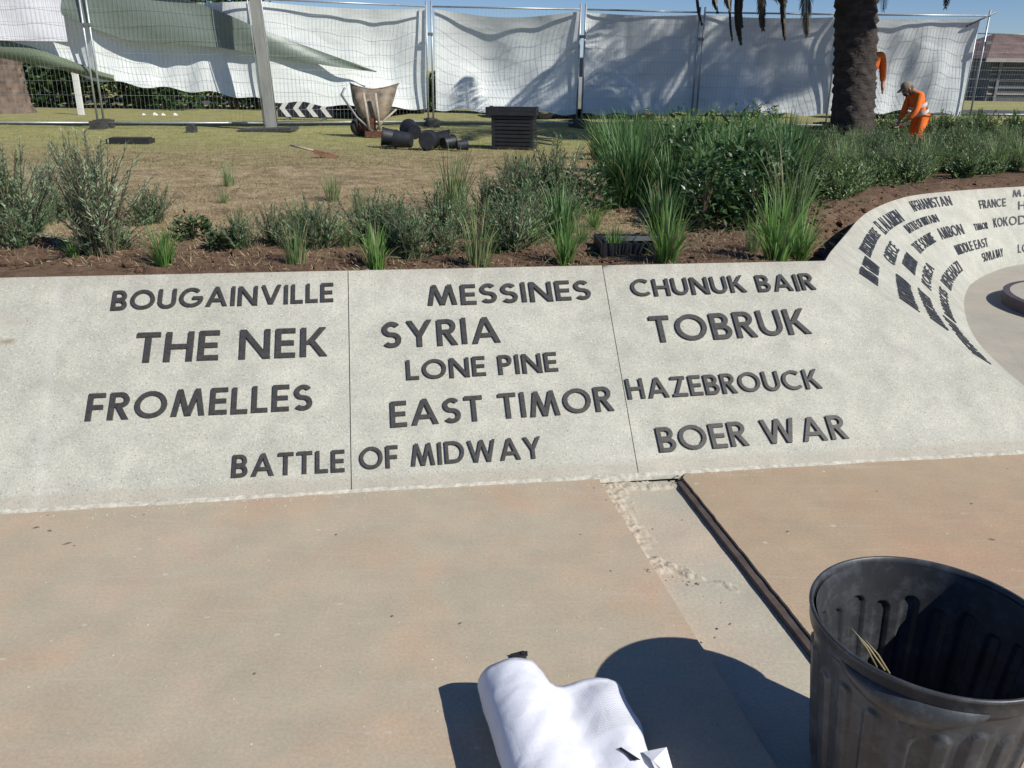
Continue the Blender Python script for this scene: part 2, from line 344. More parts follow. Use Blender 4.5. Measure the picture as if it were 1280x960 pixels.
# ------------------------------------------------------------------ ground sheet (drops away under the wall)
def axis(a, b, fine, lo, hi):
    xs = list(np.arange(lo, hi+1e-6, fine)); st = fine; x = hi
    while x < b: st *= 1.22; x += st; xs.append(min(x, b))
    st = fine; x = lo; left = []
    while x > a: st *= 1.22; x -= st; left.append(max(x, a))
    return np.array(left[::-1]+xs)
gx = axis(-1500, 1500, .07, -4.2, 6.5); gy = axis(-600, 2500, .07, 3.3, 10.)
X, Y = np.meshgrid(gx, gy)
ex = np.array([[p[0], p[1]] for p in edge]); D = np.full(X.shape, 1e9)
for a, b in zip(ex[:-1], ex[1:]):
    d = b-a; t = np.clip(((X-a[0])*d[0]+(Y-a[1])*d[1])/(d@d), 0, 1)
    D = np.minimum(D, np.hypot(X-a[0]-t*d[0], Y-a[1]-t*d[1]))
yb = np.interp(X, ex[:, 0], ex[:, 1]); inside = np.where(Y > yb, 1, -1)*D
def fbm(x, y):
    z = 0
    for i, (f, a) in enumerate(((1.3, .028), (2.9, .016), (6.1, .009), (13, .006))):
        z = z+a*(np.sin(f*x*1.1+1.7*i+np.sin(f*y*.8+i)*1.3)*np.cos(f*y*1.05+.9*i+np.sin(f*x*.7)*1.1))
    return z
gar = .66+fbm(X, Y)*np.clip((14-Y)/6, .15, 1)-.03*np.clip((Y-8)/8, 0, 1)
# soil lies lower just behind the curved part of the wall
curv = np.clip((X-1.55)/.15, 0, 1)*np.clip((9-X)/1, 0, 1)
gar -= .13*curv*np.clip(1-(D-.10)/.35, 0, 1)
gar += .04*np.exp(-((Y-(yb+.8))/.6)**2)
Z = np.where(inside > 0, gar, np.clip(gar+inside*4.5+.0, -.3, 1))
Z = np.where((inside > 0) & (D < .06), np.minimum(gar, .66), Z)
nr, nc = X.shape
V = np.stack([X.ravel(), Y.ravel(), Z.ravel()], 1)
idx = np.arange(nr*nc).reshape(nr, nc)
Fq = np.stack([idx[:-1, :-1].ravel(), idx[:-1, 1:].ravel(), idx[1:, 1:].ravel(), idx[1:, :-1].ravel()], 1)
me = bpy.data.meshes.new('ground'); me.from_pydata(V.tolist(), [], Fq.tolist()); me.materials.append(M['ground'])
me.polygons.foreach_set('use_smooth', [True]*len(me.polygons)); tag(link('ground', me), kind='structure')
def gz(x, y):
    j = min(max(np.searchsorted(gx, x)-1, 0), nc-2); i = min(max(np.searchsorted(gy, y)-1, 0), nr-2)
    return float(max(Z[i, j], Z[i, j+1], Z[i+1, j], Z[i+1, j+1]))*.5+float(Z[i:i+2, j:j+2].mean())*.5

# ------------------------------------------------------------------ paving
m = MB(); c = [(-60, -60), (90, -60), (90, 9.5), (8, 6), (3.0, 4.1), (-60, -5.9)]
m.add([(-60, -60, -.035), (90, -60, -.035), (90, 18.3, -.035), (-60, -5.4, -.035)], [(0, 1, 2, 3)])
pv = tag(m.build('pavement', M['strip']), kind='structure')
pa, pb = Vector((.397, 3.347)), Vector((.708, 1.716)); qa, qb = Vector((.775, 3.40)), Vector((.977, 2.292))
def lext(a, b, y): t = (y-a.y)/(b.y-a.y); return a+(b-a)*t
def wl_(x): return Vector((x, 2.996+(x+2.065)*.721/4.554+.012))
def slab(poly, mat, seed):                         # top sheet cut finely along its edges, with a broken arris and a real side
    r_ = random.Random(seed); m = MB(); out = []
    for i, a in enumerate(poly):
        b = poly[(i+1) % len(poly)]; L = (b-a).length; k = 1 if L > 20 else max(1, int(L/.035))
        for j in range(k):
            p = a.lerp(b, j/k)
            if k > 1 and j: p = p+Vector((r_.gauss(0, .0010), r_.gauss(0, .0010)))
            out.append(p)
    n_ = len(out); cen = sum(out, Vector((0, 0)))/n_
    m.add([(p.x, p.y, 0) for p in out]+[(p.x, p.y, -.06) for p in out], [tuple(range(n_))]+[(i, i+n_, (i+1) % n_+n_, (i+1) % n_) for i in range(n_)])
    o = m.build('paving_slab', mat, pv, smooth=False); return o
slab([Vector((-60, -60)), lext(pa, pb, -60), pb, pa+Vector((.0, .0)), wl_(.40), wl_(-3.5), wl_(-60)], M['pave'], 1)
slab([lext(qa, qb, -60), Vector((90, -60)), wl_(90), wl_(4.5), wl_(.80), qa, qb], M['pave2'], 2)
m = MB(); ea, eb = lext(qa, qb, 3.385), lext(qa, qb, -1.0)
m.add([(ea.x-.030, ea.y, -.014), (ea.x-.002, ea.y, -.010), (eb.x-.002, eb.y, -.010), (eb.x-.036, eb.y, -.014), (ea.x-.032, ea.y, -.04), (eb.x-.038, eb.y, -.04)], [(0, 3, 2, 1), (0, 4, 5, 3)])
M['slab_shade'] = simple('dark_brown_slab_shade', (.085, .066, .056), .85, .35, 14, .4, .004); m.build('slab_shade_strip', M['slab_shade'], pv, smooth=False)  # dark strip stands in for the right slab's shaded side and its shadow
m = MB(); rows = []; rr_ = random.Random(5)
from mathutils import noise as mnz
NY, NX = 330, 60
for j in range(NY+1):
    y = 3.398-2.35*j/NY; row = []
    xl = pa.x+(y-pa.y)*(pb.x-pa.x)/(pb.y-pa.y)-.006; xr = qa.x+(y-qa.y)*(qb.x-qa.x)/(qb.y-qa.y)-.030
    for k in range(NX+1):
        f = k/NX; x = xl+(xr-xl)*f; q = Vector((x, y, 0))
        n1, n2, n3 = mnz.noise(q*9), mnz.noise(q*31+Vector((5, 0, 0))), mnz.noise(q*85)
        reach = (.22+.25*mnz.noise(Vector((2, y*5, 0))))*max(0, min(1, (y-2.62)/.12))
        dg = abs(y-(2.76-.22*f+.03*n1))
        h = max(0, min(1, (reach-f)*5+1.1*n1+.8*n2+.1)) if reach > .01 else 0
        h = max(h, max(0, min(1, (1-dg/.030)*1.3+.9*n2+.5*n1-.5*f))*(f < .8))
        h = max(h, max(0, min(1, (y-3.335)/.02+1.2*n1+.6*n2)))
        row.append((x, y, -.034+.018*h*(.6+.35*n2+.22*n3)+.0007*n3+.0015*n1))
    rows.append(row)
m.grid(rows); m.build('broken_mortar', M['strip'], pv, smooth=False)
# inner court, one step up
m = MB(); Bp = [cr(BB, t*.25) for t in range(0, 45)]; s = SL*.2*1.0
out = [P1(9.5, s*.98).xy, Vector((14, 8.9))]
poly = [P1(4.87, s).xy-nh.xy*.0]+[p for p in Bp]+[Vector((14, 9.0)), P1(14, s).xy]
poly = [p+Vector((0, 0)) for p in poly]
m.add([(p.x, p.y, .15) for p in poly], [tuple(range(len(poly)))[::-1]])
tag(m.build('inner_paving', M['inner'], smooth=False), kind='structure')
c0 = gp(1264, 390, .15); ctr = Vector((c0.x+.66, c0.y+.05, .15))
dm = MB(); dm.lathe([(.62, 0), (.62, .075), (.61, .085), (0, .086)], 64, ctr)
M['purple'] = simple('purple_brown_side_shade', (.075, .06, .08), .7, .3, 8)  # dark colour paints in the shade on the plinth's side
di = thing('round_plinth', 'low round stone plinth with shade coloured into its side at the right edge', 'plinth', ctr)
dm = MB(); dm.lathe([(.58, .0), (.58, .088), (0, .09)], 64); dm.build('top_slab', M['inner'], di, angle=30)
dm = MB(); dm.lathe([(.62, -.02), (.625, .085), (.583, .087), (.581, .0)], 64); dm.build('rim', M['purple'], di, angle=30)

# ------------------------------------------------------------------ memorial wall
wall = thing('memorial_wall', 'long sloping pale aggregate wall with raised dark battle names, curving round at right', 'memorial wall')
J1 = (1.3975, 1.4015); J2 = lambda s: 2.676+(2.7037-2.676)*s/SL
def panel(ul, ur, rows=24, cols=26):
    m = MB(); G = [[P1(ul(SL*i/rows)*(1-j/cols)+ur(SL*i/rows)*j/cols, SL*i/rows) for j in range(cols+1)] for i in range(rows+1)]
    m.grid(G)
    back = [[P1(ul(s_)*(1-j)+ur(s_)*j, s_, -.07) for j in (0, 1)] for s_ in (0, SL)]
    a, b, c, d = G[0][0], G[0][-1], G[-1][-1], G[-1][0]; e, f, g, h = back[0][0], back[0][1], back[1][1], back[1][0]
    m.add([a, b, c, d, e, f, g, h], [(3, 2, 6, 7), (0, 3, 7, 4), (1, 5, 6, 2), (0, 4, 5, 1)])
    return m.build('wall_panel', M['terr'], wall, smooth=False)
panel(lambda s: -9.0, lambda s: J1[0], 24, 40)
panel(lambda s: J1[1], lambda s: J2(s)-.0018)
# third panel and the curved bowl share a soft crest
m = MB(); ks = [i/30 for i in range(31)]; rowsS = [SL*.2*i/6 for i in range(6)]+[(.15+.61*k)/.76*SL for k in ks]
uc = [4.87+(4.87-3.95)/.8*(.2-s_/SL)*0+((.2-s_/SL)*40 if s_/SL < .199 else 0) for s_ in rowsS]
verts = []; ncol = 24
for i, s_ in enumerate(rowsS):
    ul = J2(s_)+.0018; k = (s_/SL*.76-.15)/.61
    ur = 4.87-(4.87-3.95)*k if k >= -1e-6 else 14.
    for j in range(ncol+1):
        f = j/ncol; f = 1-(1-f)**1.6
        verts.append(P1(ul*(1-f)+ur*f, s_))
fs = [(i*(ncol+1)+j, i*(ncol+1)+j+1, (i+1)*(ncol+1)+j+1, (i+1)*(ncol+1)+j) for i in range(len(rowsS)-1) for j in range(ncol)]
fs = [f for f in fs if not (f[0] < 6*(ncol+1) and f[3] >= 6*(ncol+1))]
# joining strip between row 5 and row 6 for the near part only
for j in range(ncol):
    pass
base = len(verts); nk = len(ks)
tg = [0]+[.1]+[i*.2 for i in range(1, 56)]
tg = [t for t in tg if t <= 11]
ring0 = [(6+i)*(ncol+1)+ncol for i in range(nk)]
cols_ = [ring0]
for t in tg[1:]:
    cols_.append(list(range(len(verts), len(verts)+nk)))
    for k in ks: verts.append(P2(t, k if k > 0 else -.06))
for a, b in zip(cols_[:-1], cols_[1:]):
    for i in range(nk-1): fs.append((a[i], b[i], b[i+1], a[i+1]))
# low toe row under v=.2
r5, r6 = 5*(ncol+1), 6*(ncol+1)
toe = len(verts); verts += [P1(J2(0)+.0035, SL*.2*.999), P1(14, SL*.2*.999)]
fs.append((r5, r5+ncol, toe+1, toe)) if False else None
m.add(verts, fs)
# triangle fan joining the long toe row to the crest-bounded row
m2v = [verts[r5+j] for j in range(ncol+1)]+[verts[r6+j] for j in range(ncol+1)]+[P1(14, SL*.2)]
m2f = [(0, ncol, 2*ncol+2, 2*ncol+1)]+[]
m.add([verts[r5], verts[r5+ncol], P1(14, SL*.2), verts[r6+ncol]]+[verts[r6+j] for j in range(ncol-1, -1, -1)], [tuple(range(4+ncol))])
# thickness: top edge folds back
tp = [P1(J2(SL)+.0018, SL), P1(3.95, SL)]+[P2(t, 1) for t in tg[1:]]
bk = [P1(J2(SL)+.0018, SL, -.07), P1(3.95, SL, -.07)]+[P2(t, 1, -.07) for t in tg[1:]]
m.grid([tp, bk])
m.add([P1(J2(0)+.0026, .001), P1(J2(SL)+.0026, SL-.001), P1(J2(SL)+.0026, SL-.001, -.07), P1(J2(0)+.0026, .001, -.07)], [(0, 1, 2, 3)])
po = m.build('wall_panel', M['terr'], wall, angle=40)
bpy_bm = __import__('bmesh'); bm = bpy_bm.new(); bm.from_mesh(po.data); bpy_bm.ops.remove_doubles(bm, verts=bm.verts, dist=.0004)
bm.normal_update()
for f_ in bm.faces:
    if f_.normal.z < 0: f_.normal_flip()
bm.to_mesh(po.data); bm.free()
po.data.polygons.foreach_set('use_smooth', [True]*len(po.data.polygons)); po.data.set_sharp_from_angle(angle=math.radians(48))
# dark filler behind the joints
m = MB(); m.add([P1(1.38, -.01, -.03), P1(1.42, -.01, -.03), P1(1.42, SL, -.03), P1(1.38, SL, -.03)], [(0, 1, 2, 3)])
m.add([P1(J2(0)-.02, -.01, -.03), P1(J2(0)+.02, -.01, -.03), P1(J2(SL)+.02, SL, -.03), P1(J2(SL)-.02, SL, -.03)], [(0, 1, 2, 3)])
m.build('joint_filler', M['gap'], wall, smooth=False)
# pale mortar bead along the foot
m = MB(); r_ = random.Random(4); top = []; fr = []; lo = []
for i in range(0, 561):
    u = -2+i*.02; w = .006+.003*math.sin(u*3.1)+.002*math.sin(u*11)+r_.random()*.004
    if r_.random() < .05 or (1.2 < u < 1.3): w *= .3
    top.append(P1(u, .012+r_.random()*.003, .0015)); q = P1(u, 0); fr.append(Vector((q.x+nh.x*-w, q.y-nh.y*w, .005))); lo.append(Vector((fr[-1].x, fr[-1].y-.003, -.02)))
m.grid([lo, fr, top]); m.build('mortar_bead', M['mortar'], wall)

# ------------------------------------------------------------------ lettering
TH = .152; h_ = TH/2
def LN(x0, y0, x1, y1, t=TH):
    """stroke polygon (convex, clipped to cap height) returned as list of quads"""
    if abs(y1-y0) < 1e-6: return [[(x0, y0-h_), (x1, y0-h_), (x1, y0+h_), (x0, y0+h_)]]
    d = Vector((x1-x0, y1-y0)); w = t*d.length/abs(d.y)/2      # horizontal half width
    if abs(d.x) < 1e-6: w = t/2
    return [[(x0-w, y0), (x0+w, y0), (x1+w, y1), (x1-w, y1)]]
def AR(cx, cy, rx, ry, a0, a1, t=TH):
    n = max(3, int(abs(a1-a0)/16)); q = []
    for i in range(n):
        a, b = math.radians(a0+(a1-a0)*i/n), math.radians(a0+(a1-a0)*(i+1)/n)
        c = lambda r, w: (cx+(rx+w)*math.cos(r), cy+(ry+w)*math.sin(r))
        pp = [c(a, -t/2), c(a, t/2), c(b, t/2), c(b, -t/2)]
        q.append(pp if a1 > a0 else pp[::-1])
    return [q]                                  # one stroke of several quads
def ST(*a): return [LN(*a)]
def bowl(x, y0, y1, w):
    r = (y1-y0)/2-h_; xc = w-h_-r*1.0
    return [LN(x, y1-h_, xc, y1-h_), LN(x, y0+h_, xc, y0+h_)]+AR(xc, (y0+y1)/2, r, r, -90, 90)
HB = lambda x0, x1, y: [LN(x0, y, x1, y)]
VB = lambda x: [LN(x, 0, x, 1)]
i_ = 1-h_
G = {
 'A': (.94, ST(.10, 0, .47, 1)+ST(.84, 0, .47, 1)+HB(.22, .72, .30)),
 'B': (.62, VB(h_)+bowl(h_, .46, 1, .58)+bowl(h_, 0, .545, .62)),
 'C': (.88, AR(.5, .5, .5-h_, .5-h_, 48, 312)),
 'D': (.86, VB(h_)+bowl(h_, 0, 1, .86)),
 'E': (.54, VB(h_)+HB(h_, .54, h_)+HB(h_, .54, i_)+HB(h_, .50, .5)),
 'F': (.52, VB(h_)+HB(h_, .52, i_)+HB(h_, .48, .48)),
 'G': (.96, AR(.5, .5, .5-h_, .5-h_, 48, 356)+HB(.55, .97, .46)),
 'H': (.74, VB(h_)+VB(.74-h_)+HB(h_, .7, .5)),
 'I': (TH, VB(h_)),
 'J': (.40, [LN(.40-h_, .22, .40-h_, 1)]+AR(.18, .22, .135, .135, -160, 0)),
 'K': (.74, VB(h_)+ST(.20, .42, .60, 1)+ST(.64, 0, .27, .58)),
 'L': (.50, VB(h_)+HB(h_, .50, h_)),
 'M': (1.06, ST(.09, 0, .25, 1)+ST(.97, 0, .81, 1)+ST(.53, .0, .25, 1)+ST(.53, .0, .81, 1)),
 'N': (.82, VB(h_)+VB(.82-h_)+ST(.82-h_, 0, h_, 1)),
 'O': (1.0, AR(.5, .5, .5-h_, .5-h_, 0, 360)),
 'P': (.58, VB(h_)+bowl(h_, .42, 1, .58)),
 'R': (.64, VB(h_)+bowl(h_, .44, 1, .60)+ST(.55, 0, .28, .50)),
 'S': (.62, AR(.31, .7075, .215, .2075, 35, 270)+AR(.31, .2925, .225, .2075, 90, -145)),
 'T': (.62, VB(.31)+HB(0, .62, i_)),
 'U': (.74, [LN(h_, .36, h_, 1), LN(.74-h_, .36, .74-h_, 1)]+AR(.37, .37, .37-h_, .37-h_, -180, 0)),
 'V': (.88, ST(.44, 0, .10, 1)+ST(.44, 0, .78, 1)),
 'W': (1.30, ST(.36, 0, .10, 1)+ST(.36, 0, .65, 1)+ST(.94, 0, .65, 1)+ST(.94, 0, 1.20, 1)),
 'Y': (.84, ST(.42, .40, .10, 1)+ST(.42, .40, .74, 1)+[LN(.42, 0, .42, .46)]),
 'Z': (.68, HB(.03, .66, i_)+HB(.02, .68, h_)+ST(.12, .0, .56, 1)),
}
SP = .15; WSP = .42
def layout(txt):
    x = 0; out = []
    for ch in txt:
        if ch == ' ': x += WSP; continue
        out.append((ch, x)); x += G[ch][0]+SP
    return out, x-SP
def glyph(m, ch, fn, top, sub=1):
    for si, st in enumerate(G[ch][1]):
        quads = st if isinstance(st[0][0], (list, tuple)) else [st]
        hh = top+.00035*si; vs = []; fs = []
        for qi, q in enumerate(quads):
            b = len(vs); vs += [fn(x, y, -.004) for x, y in q]+[fn(x, y, hh) for x, y in q]
            fs += [(b+4, b+5, b+6, b+7), (b, b+1, b+5, b+4), (b+1, b+2, b+6, b+5), (b+2, b+3, b+7, b+6), (b+3, b, b+4, b+7)]
        m.add(vs, fs)
for wtxt, u0, u1, s0, s1, cap in [
    ('BOUGAINVILLE', .308, 1.328, .983, 1.000, .111), ('THE NEK', .442, 1.300, .690, .690, .160), ('FROMELLES', .273, 1.234, .402, .408, .134),
    ('BATTLE', .900, 1.373, .095, .096, .105), ('MESSINES', 1.785, 2.614, .961, .973, .120), ('SYRIA', 1.554, 2.125, .719, .737, .149),
    ('LONE PINE', 1.663, 2.383, .542, .558, .106), ('EAST TIMOR', 1.580, 2.620, .300, .332, .131), ('OF MIDWAY', 1.438, 2.250, .100, .110, .107),
    ('CHUNUK BAIR', 2.830, 3.836, .982, .997, .107), ('TOBRUK', 2.885, 3.730, .701, .722, .156), ('HAZEBROUCK', 2.700, 3.688, .388, .402, .110),
    ('BOER WAR', 2.797, 3.736, .106, .123, .127)]:
    lay, wd = layout(wtxt); k = (u1-u0)/wd
    we = link('word', None, wall); we['label'] = 'raised dark capitals reading '+wtxt
    sl = (s1-s0)/(u1-u0)
    for ch, x in lay:
        jt = random.gauss(0, .0012); jr = random.gauss(0, .004); x0 = x
        fn = lambda a, b, h, x0=x0, jt=jt, jr=jr: P1(u0+(x0+a)*k+jr*b*cap, s0+(x0+a)*k*sl+b*cap+jt, h)
        mm = MB(); glyph(mm, ch, fn, .0105); mm.build('letter', M['letter'], we, smooth=False)
for wtxt, t0, t1, k0, cap in [
    ('EL ALAMEIN', 4.50, 5.78, .785, .13), ('AFGHANISTAN', 6.46, 7.54, .83, .115), ('FRANCE', 8.07, 8.72, .75, .105), ('MALAYA', 8.84, 9.55, .865, .09), ('HAMEL', 8.92, 9.5, .695, .105),
    ('BATTLE OF BRITAIN', 5.56, 7.08, .67, .085), ('THE SOMME', 5.2, 6.48, .49, .105), ('AMBON', 6.82, 7.54, .485, .12), ('TIMOR', 7.82, 8.16, .50, .08), ('KOKODA', 8.36, 9.18, .50, .115),
    ('MIDDLE EAST', 7.06, 8.05, .29, .105), ('SUVLA BAY', 7.78, 8.54, .135, .10), ('LONG TAN', 8.90, 9.6, .145, .105), ('BENGHAZI', 4.95, 6.85, .14, .11),
    ('PASSCHENDAELE', 2.55, 4.22, .81, .085), ('GALLIPOLI', 1.65, 2.35, .745, .10), ('POZIERES', .9, 1.5, .745, .10),
    ('GREECE', 3.3, 4.4, .64, .095), ('POLYGON WOOD', 1.15, 2.95, .52, .11), ('BEERSHEBA', 3.85, 4.68, .475, .115), ('BULLECOURT', 1.3, 3.25, .36, .095),
    ('KOREA', 3.85, 5.2, .33, .085), ('VIETNAM', .5, 2.75, .20, .095), ('DAMASCUS', 3.05, 4.6, .17, .085)]:
    lay, wd = layout(wtxt); k = (t1-t0)/wd; mm = MB()
    for ch, x in lay:
        glyph(mm, ch, lambda a, b, h: P2(t0+(x+a)*k, k0+b*cap, h), .006)
    we = mm.build('word', M['letter2'], wall, smooth=False); we['label'] = 'small raised dark capitals reading '+wtxt+' on the curved face'

# ------------------------------------------------------------------ crumbs on the paving
def blob(m, p, r, rd, sq=.6):
    n = 6; vs = []; 
    for zz, rr in ((0, 1.), (.55, .8), (1, .1)):
        for j in range(n):
            a = 2*PI*j/n+rd.random()*.5; q = r*rr*(.7+.6*rd.random())
            vs.append((p[0]+q*math.cos(a), p[1]+q*math.sin(a), p[2]+zz*r*sq))
    m.add(vs, [(i*n+j, i*n+(j+1) % n, (i+1)*n+(j+1) % n, (i+1)*n+j) for i in (0, 1) for j in range(n)]+[tuple(2*n+j for j in range(n))])
rd = random.Random(3)
m = MB()
for cu, cv, su, sv, nn_, sz in [(775, 622, 14, 10, 46, .006), (800, 640, 20, 16, 30, .004), (812, 672, 8, 14, 24, .006), (815, 713, 5, 4, 10, .010), (850, 722, 24, 7, 46, .005), (866, 731, 7, 3, 12, .010),
                          (760, 606, 12, 3, 16, .007), (820, 605, 22, 2, 24, .006), (850, 598, 3, 4, 10, .008), (905, 748, 20, 10, 12, .004), (930, 586, 10, 1.5, 7, .006), (950, 583, 6, 1, 5, .006)]:
    for _ in range(nn_):
        u, v = rd.gauss(cu, su*.6), rd.gauss(cv, sv*.6); z = -.035
        q = gp(u, v, z)
        el = pa.x+(q.y-pa.y)*(pb.x-pa.x)/(pb.y-pa.y); er = qa.x+(q.y-qa.y)*(qb.x-qa.x)/(qb.y-qa.y)
        if q.x < el or q.x > er: q = gp(u, v, 0)
        if q.y > wl_(q.x).y: continue
        blob(m, q, sz*(.3+.8*rd.random()**2), rd, .3)
tag(m.build('mortar_crumbs', M['crumb'], smooth=False), 'dark broken crumbs of mortar and dirt along the footing strip', 'debris', kind='stuff')
m = MB()
for _ in range(620):
    u, v = rd.uniform(-20, 1290), rd.uniform(600, 950); q = gp(u, v, 0)
    if _ > 260: q = Vector((q.x*1.0, wl_(q.x).y-.025-abs(rd.gauss(0, .05)), 0))
    el = pa.x+(q.y-pa.y)*(pb.x-pa.x)/(pb.y-pa.y); er = qa.x+(q.y-qa.y)*(qb.x-qa.x)/(qb.y-qa.y)
    if el-.02 < q.x < er+.02 or q.y > wl_(q.x).y-.02: continue
    blob(m, q, rd.uniform(.0012, .0045), rd, .5)
tag(m.build('grit', M['mortar'], smooth=False), 'fine pale grit scattered over the paving', 'grit', kind='stuff')
m = MB()
for u, v, a, L in [(45, 660, .3, .03), (62, 664, -.2, .025), (84, 680, .5, .04), (420, 669, 0, .012), (490, 771, 0, .012), (318, 843, 0, .01), (575, 780, .2, .012), (1215, 630, .4, .02), (1240, 675, -.4, .03), (985, 665, .2, .015), (912, 781, .4, .015), (893, 798, .1, .012)]:
    q = gp(u, v, 0); d = Vector((math.cos(a), math.sin(a), 0))*L/2
    m.add([q-d+Vector((0, 0, .001)), q+Vector((.0, -.004, .002)), q+d+Vector((0, 0, .003)), q+Vector((0, .005, .005))], [(0, 1, 2, 3)])
tag(m.build('leaf_litter', M['crumb'], smooth=False), 'tiny dark dead leaves dropped on the tan paving', 'leaf litter', kind='stuff')

# ------------------------------------------------------------------ rubbish bin
BC = Vector((1.0, 1.665, 0)); BH = .505; RT = .272; RB = .205
binmat, n, l, b = mk('dusty_grey_black_plastic'); tc = n.new('ShaderNodeTexCoord'); co = tc.outputs['Object']
base_ = ramp(n, l, noise(n, l, co, 5, 5, .65), [(.3, (.026, .028, .031)), (.7, (.052, .055, .060))])
dust = ramp(n, l, noise(n, l, co, 17, 7, .75, .1), [(.48, (0, 0, 0)), (.74, (.5,)*3)])
cc = mix(n, l, dust.outputs[0], base_.outputs[0], (.15, .17, .19)); l.new(cc, b.inputs['Base Color']); b.inputs['Roughness'].default_value = .42
mp = n.new('ShaderNodeMapping'); mp.inputs['Scale'].default_value = (6, 6, 1); l.new(co, mp.inputs[0])
bump(n, l, b, noise(n, l, mp.outputs[0], 12, 5), .15, .002)
bin_ = thing('rubbish_bin', 'open ribbed black plastic rubbish bin standing on the brown paving', 'bin', BC)
NA = 288; NR = 22
def rib(a, z):
    x = (a/(2*PI)*NR) % 1; d = abs(x-.5)*2       # 0 centre of rib
    zt = .385-.02*((int(a/(2*PI)*NR)) % 2); e = max(0, (z-zt)/.02)
    q = math.hypot(d/.55, e); f = max(0, min(1, (1-q)/.20)); f = f*f*(3-2*f)
    return .0085*f*max(0, min(1, (z-.02)/.03))
def shell(off, flip):
    zs = [0]+[.02, .04, .06, .10, .15, .20, .25, .30, .33, .345]+[.35+.005*i for i in range(13)]+[.425, .44, .46, BH-.012]
    Pm = []
    for z in zs:
        row = []
        for j in range(NA+1):
            a = 2*PI*j/NA; r = RB+(RT-.006-RB)*z/BH+rib(a, z)-off
            row.append((r*math.cos(a), r*math.sin(a), z))
        Pm.append(row)
    mm.grid(Pm, flip=flip)
mm = MB(); shell(0, True); shell(.004, False)
mm.lathe([(RB, 0), (0, .004)], 48)
mm.build('body', binmat, bin_)
mm = MB()                                       # rolled rim with a step band
prof = [(RT-.012, BH-.050), (RT-.001, BH-.048), (RT+.001, BH-.04), (RT+.001, BH-.010), (RT+.005, BH-.008), (RT+.0065, BH-.004), (RT+.005, BH+.000), (RT+.001, BH+.002), (RT-.003, BH+.000), (RT-.005, BH-.012), (RT-.012, BH-.045)]
mm.lathe(prof, 128); mm.build('rim', binmat, bin_)
for a0 in (-124, 56):                              # moulded crescent handles below the rim
    mm = MB(); rows = []
    N_ = 28
    for i in range(N_+1):
        f = i/N_; a = math.radians(a0-33+66*f); dep = .052*math.sin(PI*f)**.7; o = .013*math.sin(PI*f)**.5
        r1 = RT+.002; rows.append([(rr*math.cos(a), rr*math.sin(a), z) for rr, z in ((r1, BH-.035), (r1+o*.9, BH-.040-.004*math.sin(PI*f)), (r1+o, BH-.046-dep*.35), (r1+o*.93-.004, BH-.040-dep), (r1+o*.9-.008, BH-.042-dep), (r1-.012, BH-.04-dep*.95))])
    mm.grid(rows); mm.build('handle', binmat, bin_)
mm = MB(); rd = random.Random(9)                   # rubbish inside
rows = []
for i in range(13):
    r = i/12*.215; rows.append([(r*math.cos(2*PI*j/40), r*math.sin(2*PI*j/40), .13+.03*math.sin(j*.7+i*.5)*r*5+.05*math.cos(i*.9+j*.31)*r*3) for j in range(41)])
mm.grid(rows)
o_ = mm.build('garden_waste', M['dsteel']); o_.location = BC
tag(o_, 'dark heap of waste lying in the bottom of the black bin', 'waste')
o_ = None
for i, (ua, va, za, ub, vb, zb, lb) in enumerate([(1064, 785, .50, 1106, 838, .42, 'longest straw stalk'), (1070, 792, .49, 1096, 834, .40, 'middle straw stalk'), (1082, 800, .48, 1112, 842, .41, 'shortest straw stalk')]):
    A_, B_ = gp(ua, va, za), gp(ub, vb, zb); mm = MB(); mm.tube([B_, A_.lerp(B_, .5)+Vector((0, 0, .006)), A_], [.0025, .0022, .0008], 5)
    o_ = mm.build('straw_stalk', M['l_dry']); tag(o_, lb+' leaning against the inner wall of the black bin', 'stalk', 'straw stalks in the bin')

# ------------------------------------------------------------------ roll of white sheet
far_l = gp(609, 894, 0); axd = Vector((.235, -.972, 0)).normalized(); axr = Vector((-axd.y, axd.x, 0)); axr = axr if axr.x > 0 else -axr
Rr = .084
org = far_l+axr*(Rr*.80)+axd*(-.01)
prof = []
for i in range(0, 90):                             # spiral then leaving over the top right into a loose hump
    a = math.radians(-560+i*7.3); r = .05+.045*i/89
    prof.append((r*math.cos(-a-PI/2+0), Rr+r*math.sin(-a-PI/2+0)))
a_end = prof[-1]
prof2 = [(.093, .108), (.108, .080), (.128, .062), (.152, .058), (.176, .066), (.200, .078), (.228, .086), (.256, .083), (.282, .068), (.303, .046), (.316, .024), (.322, .012)]
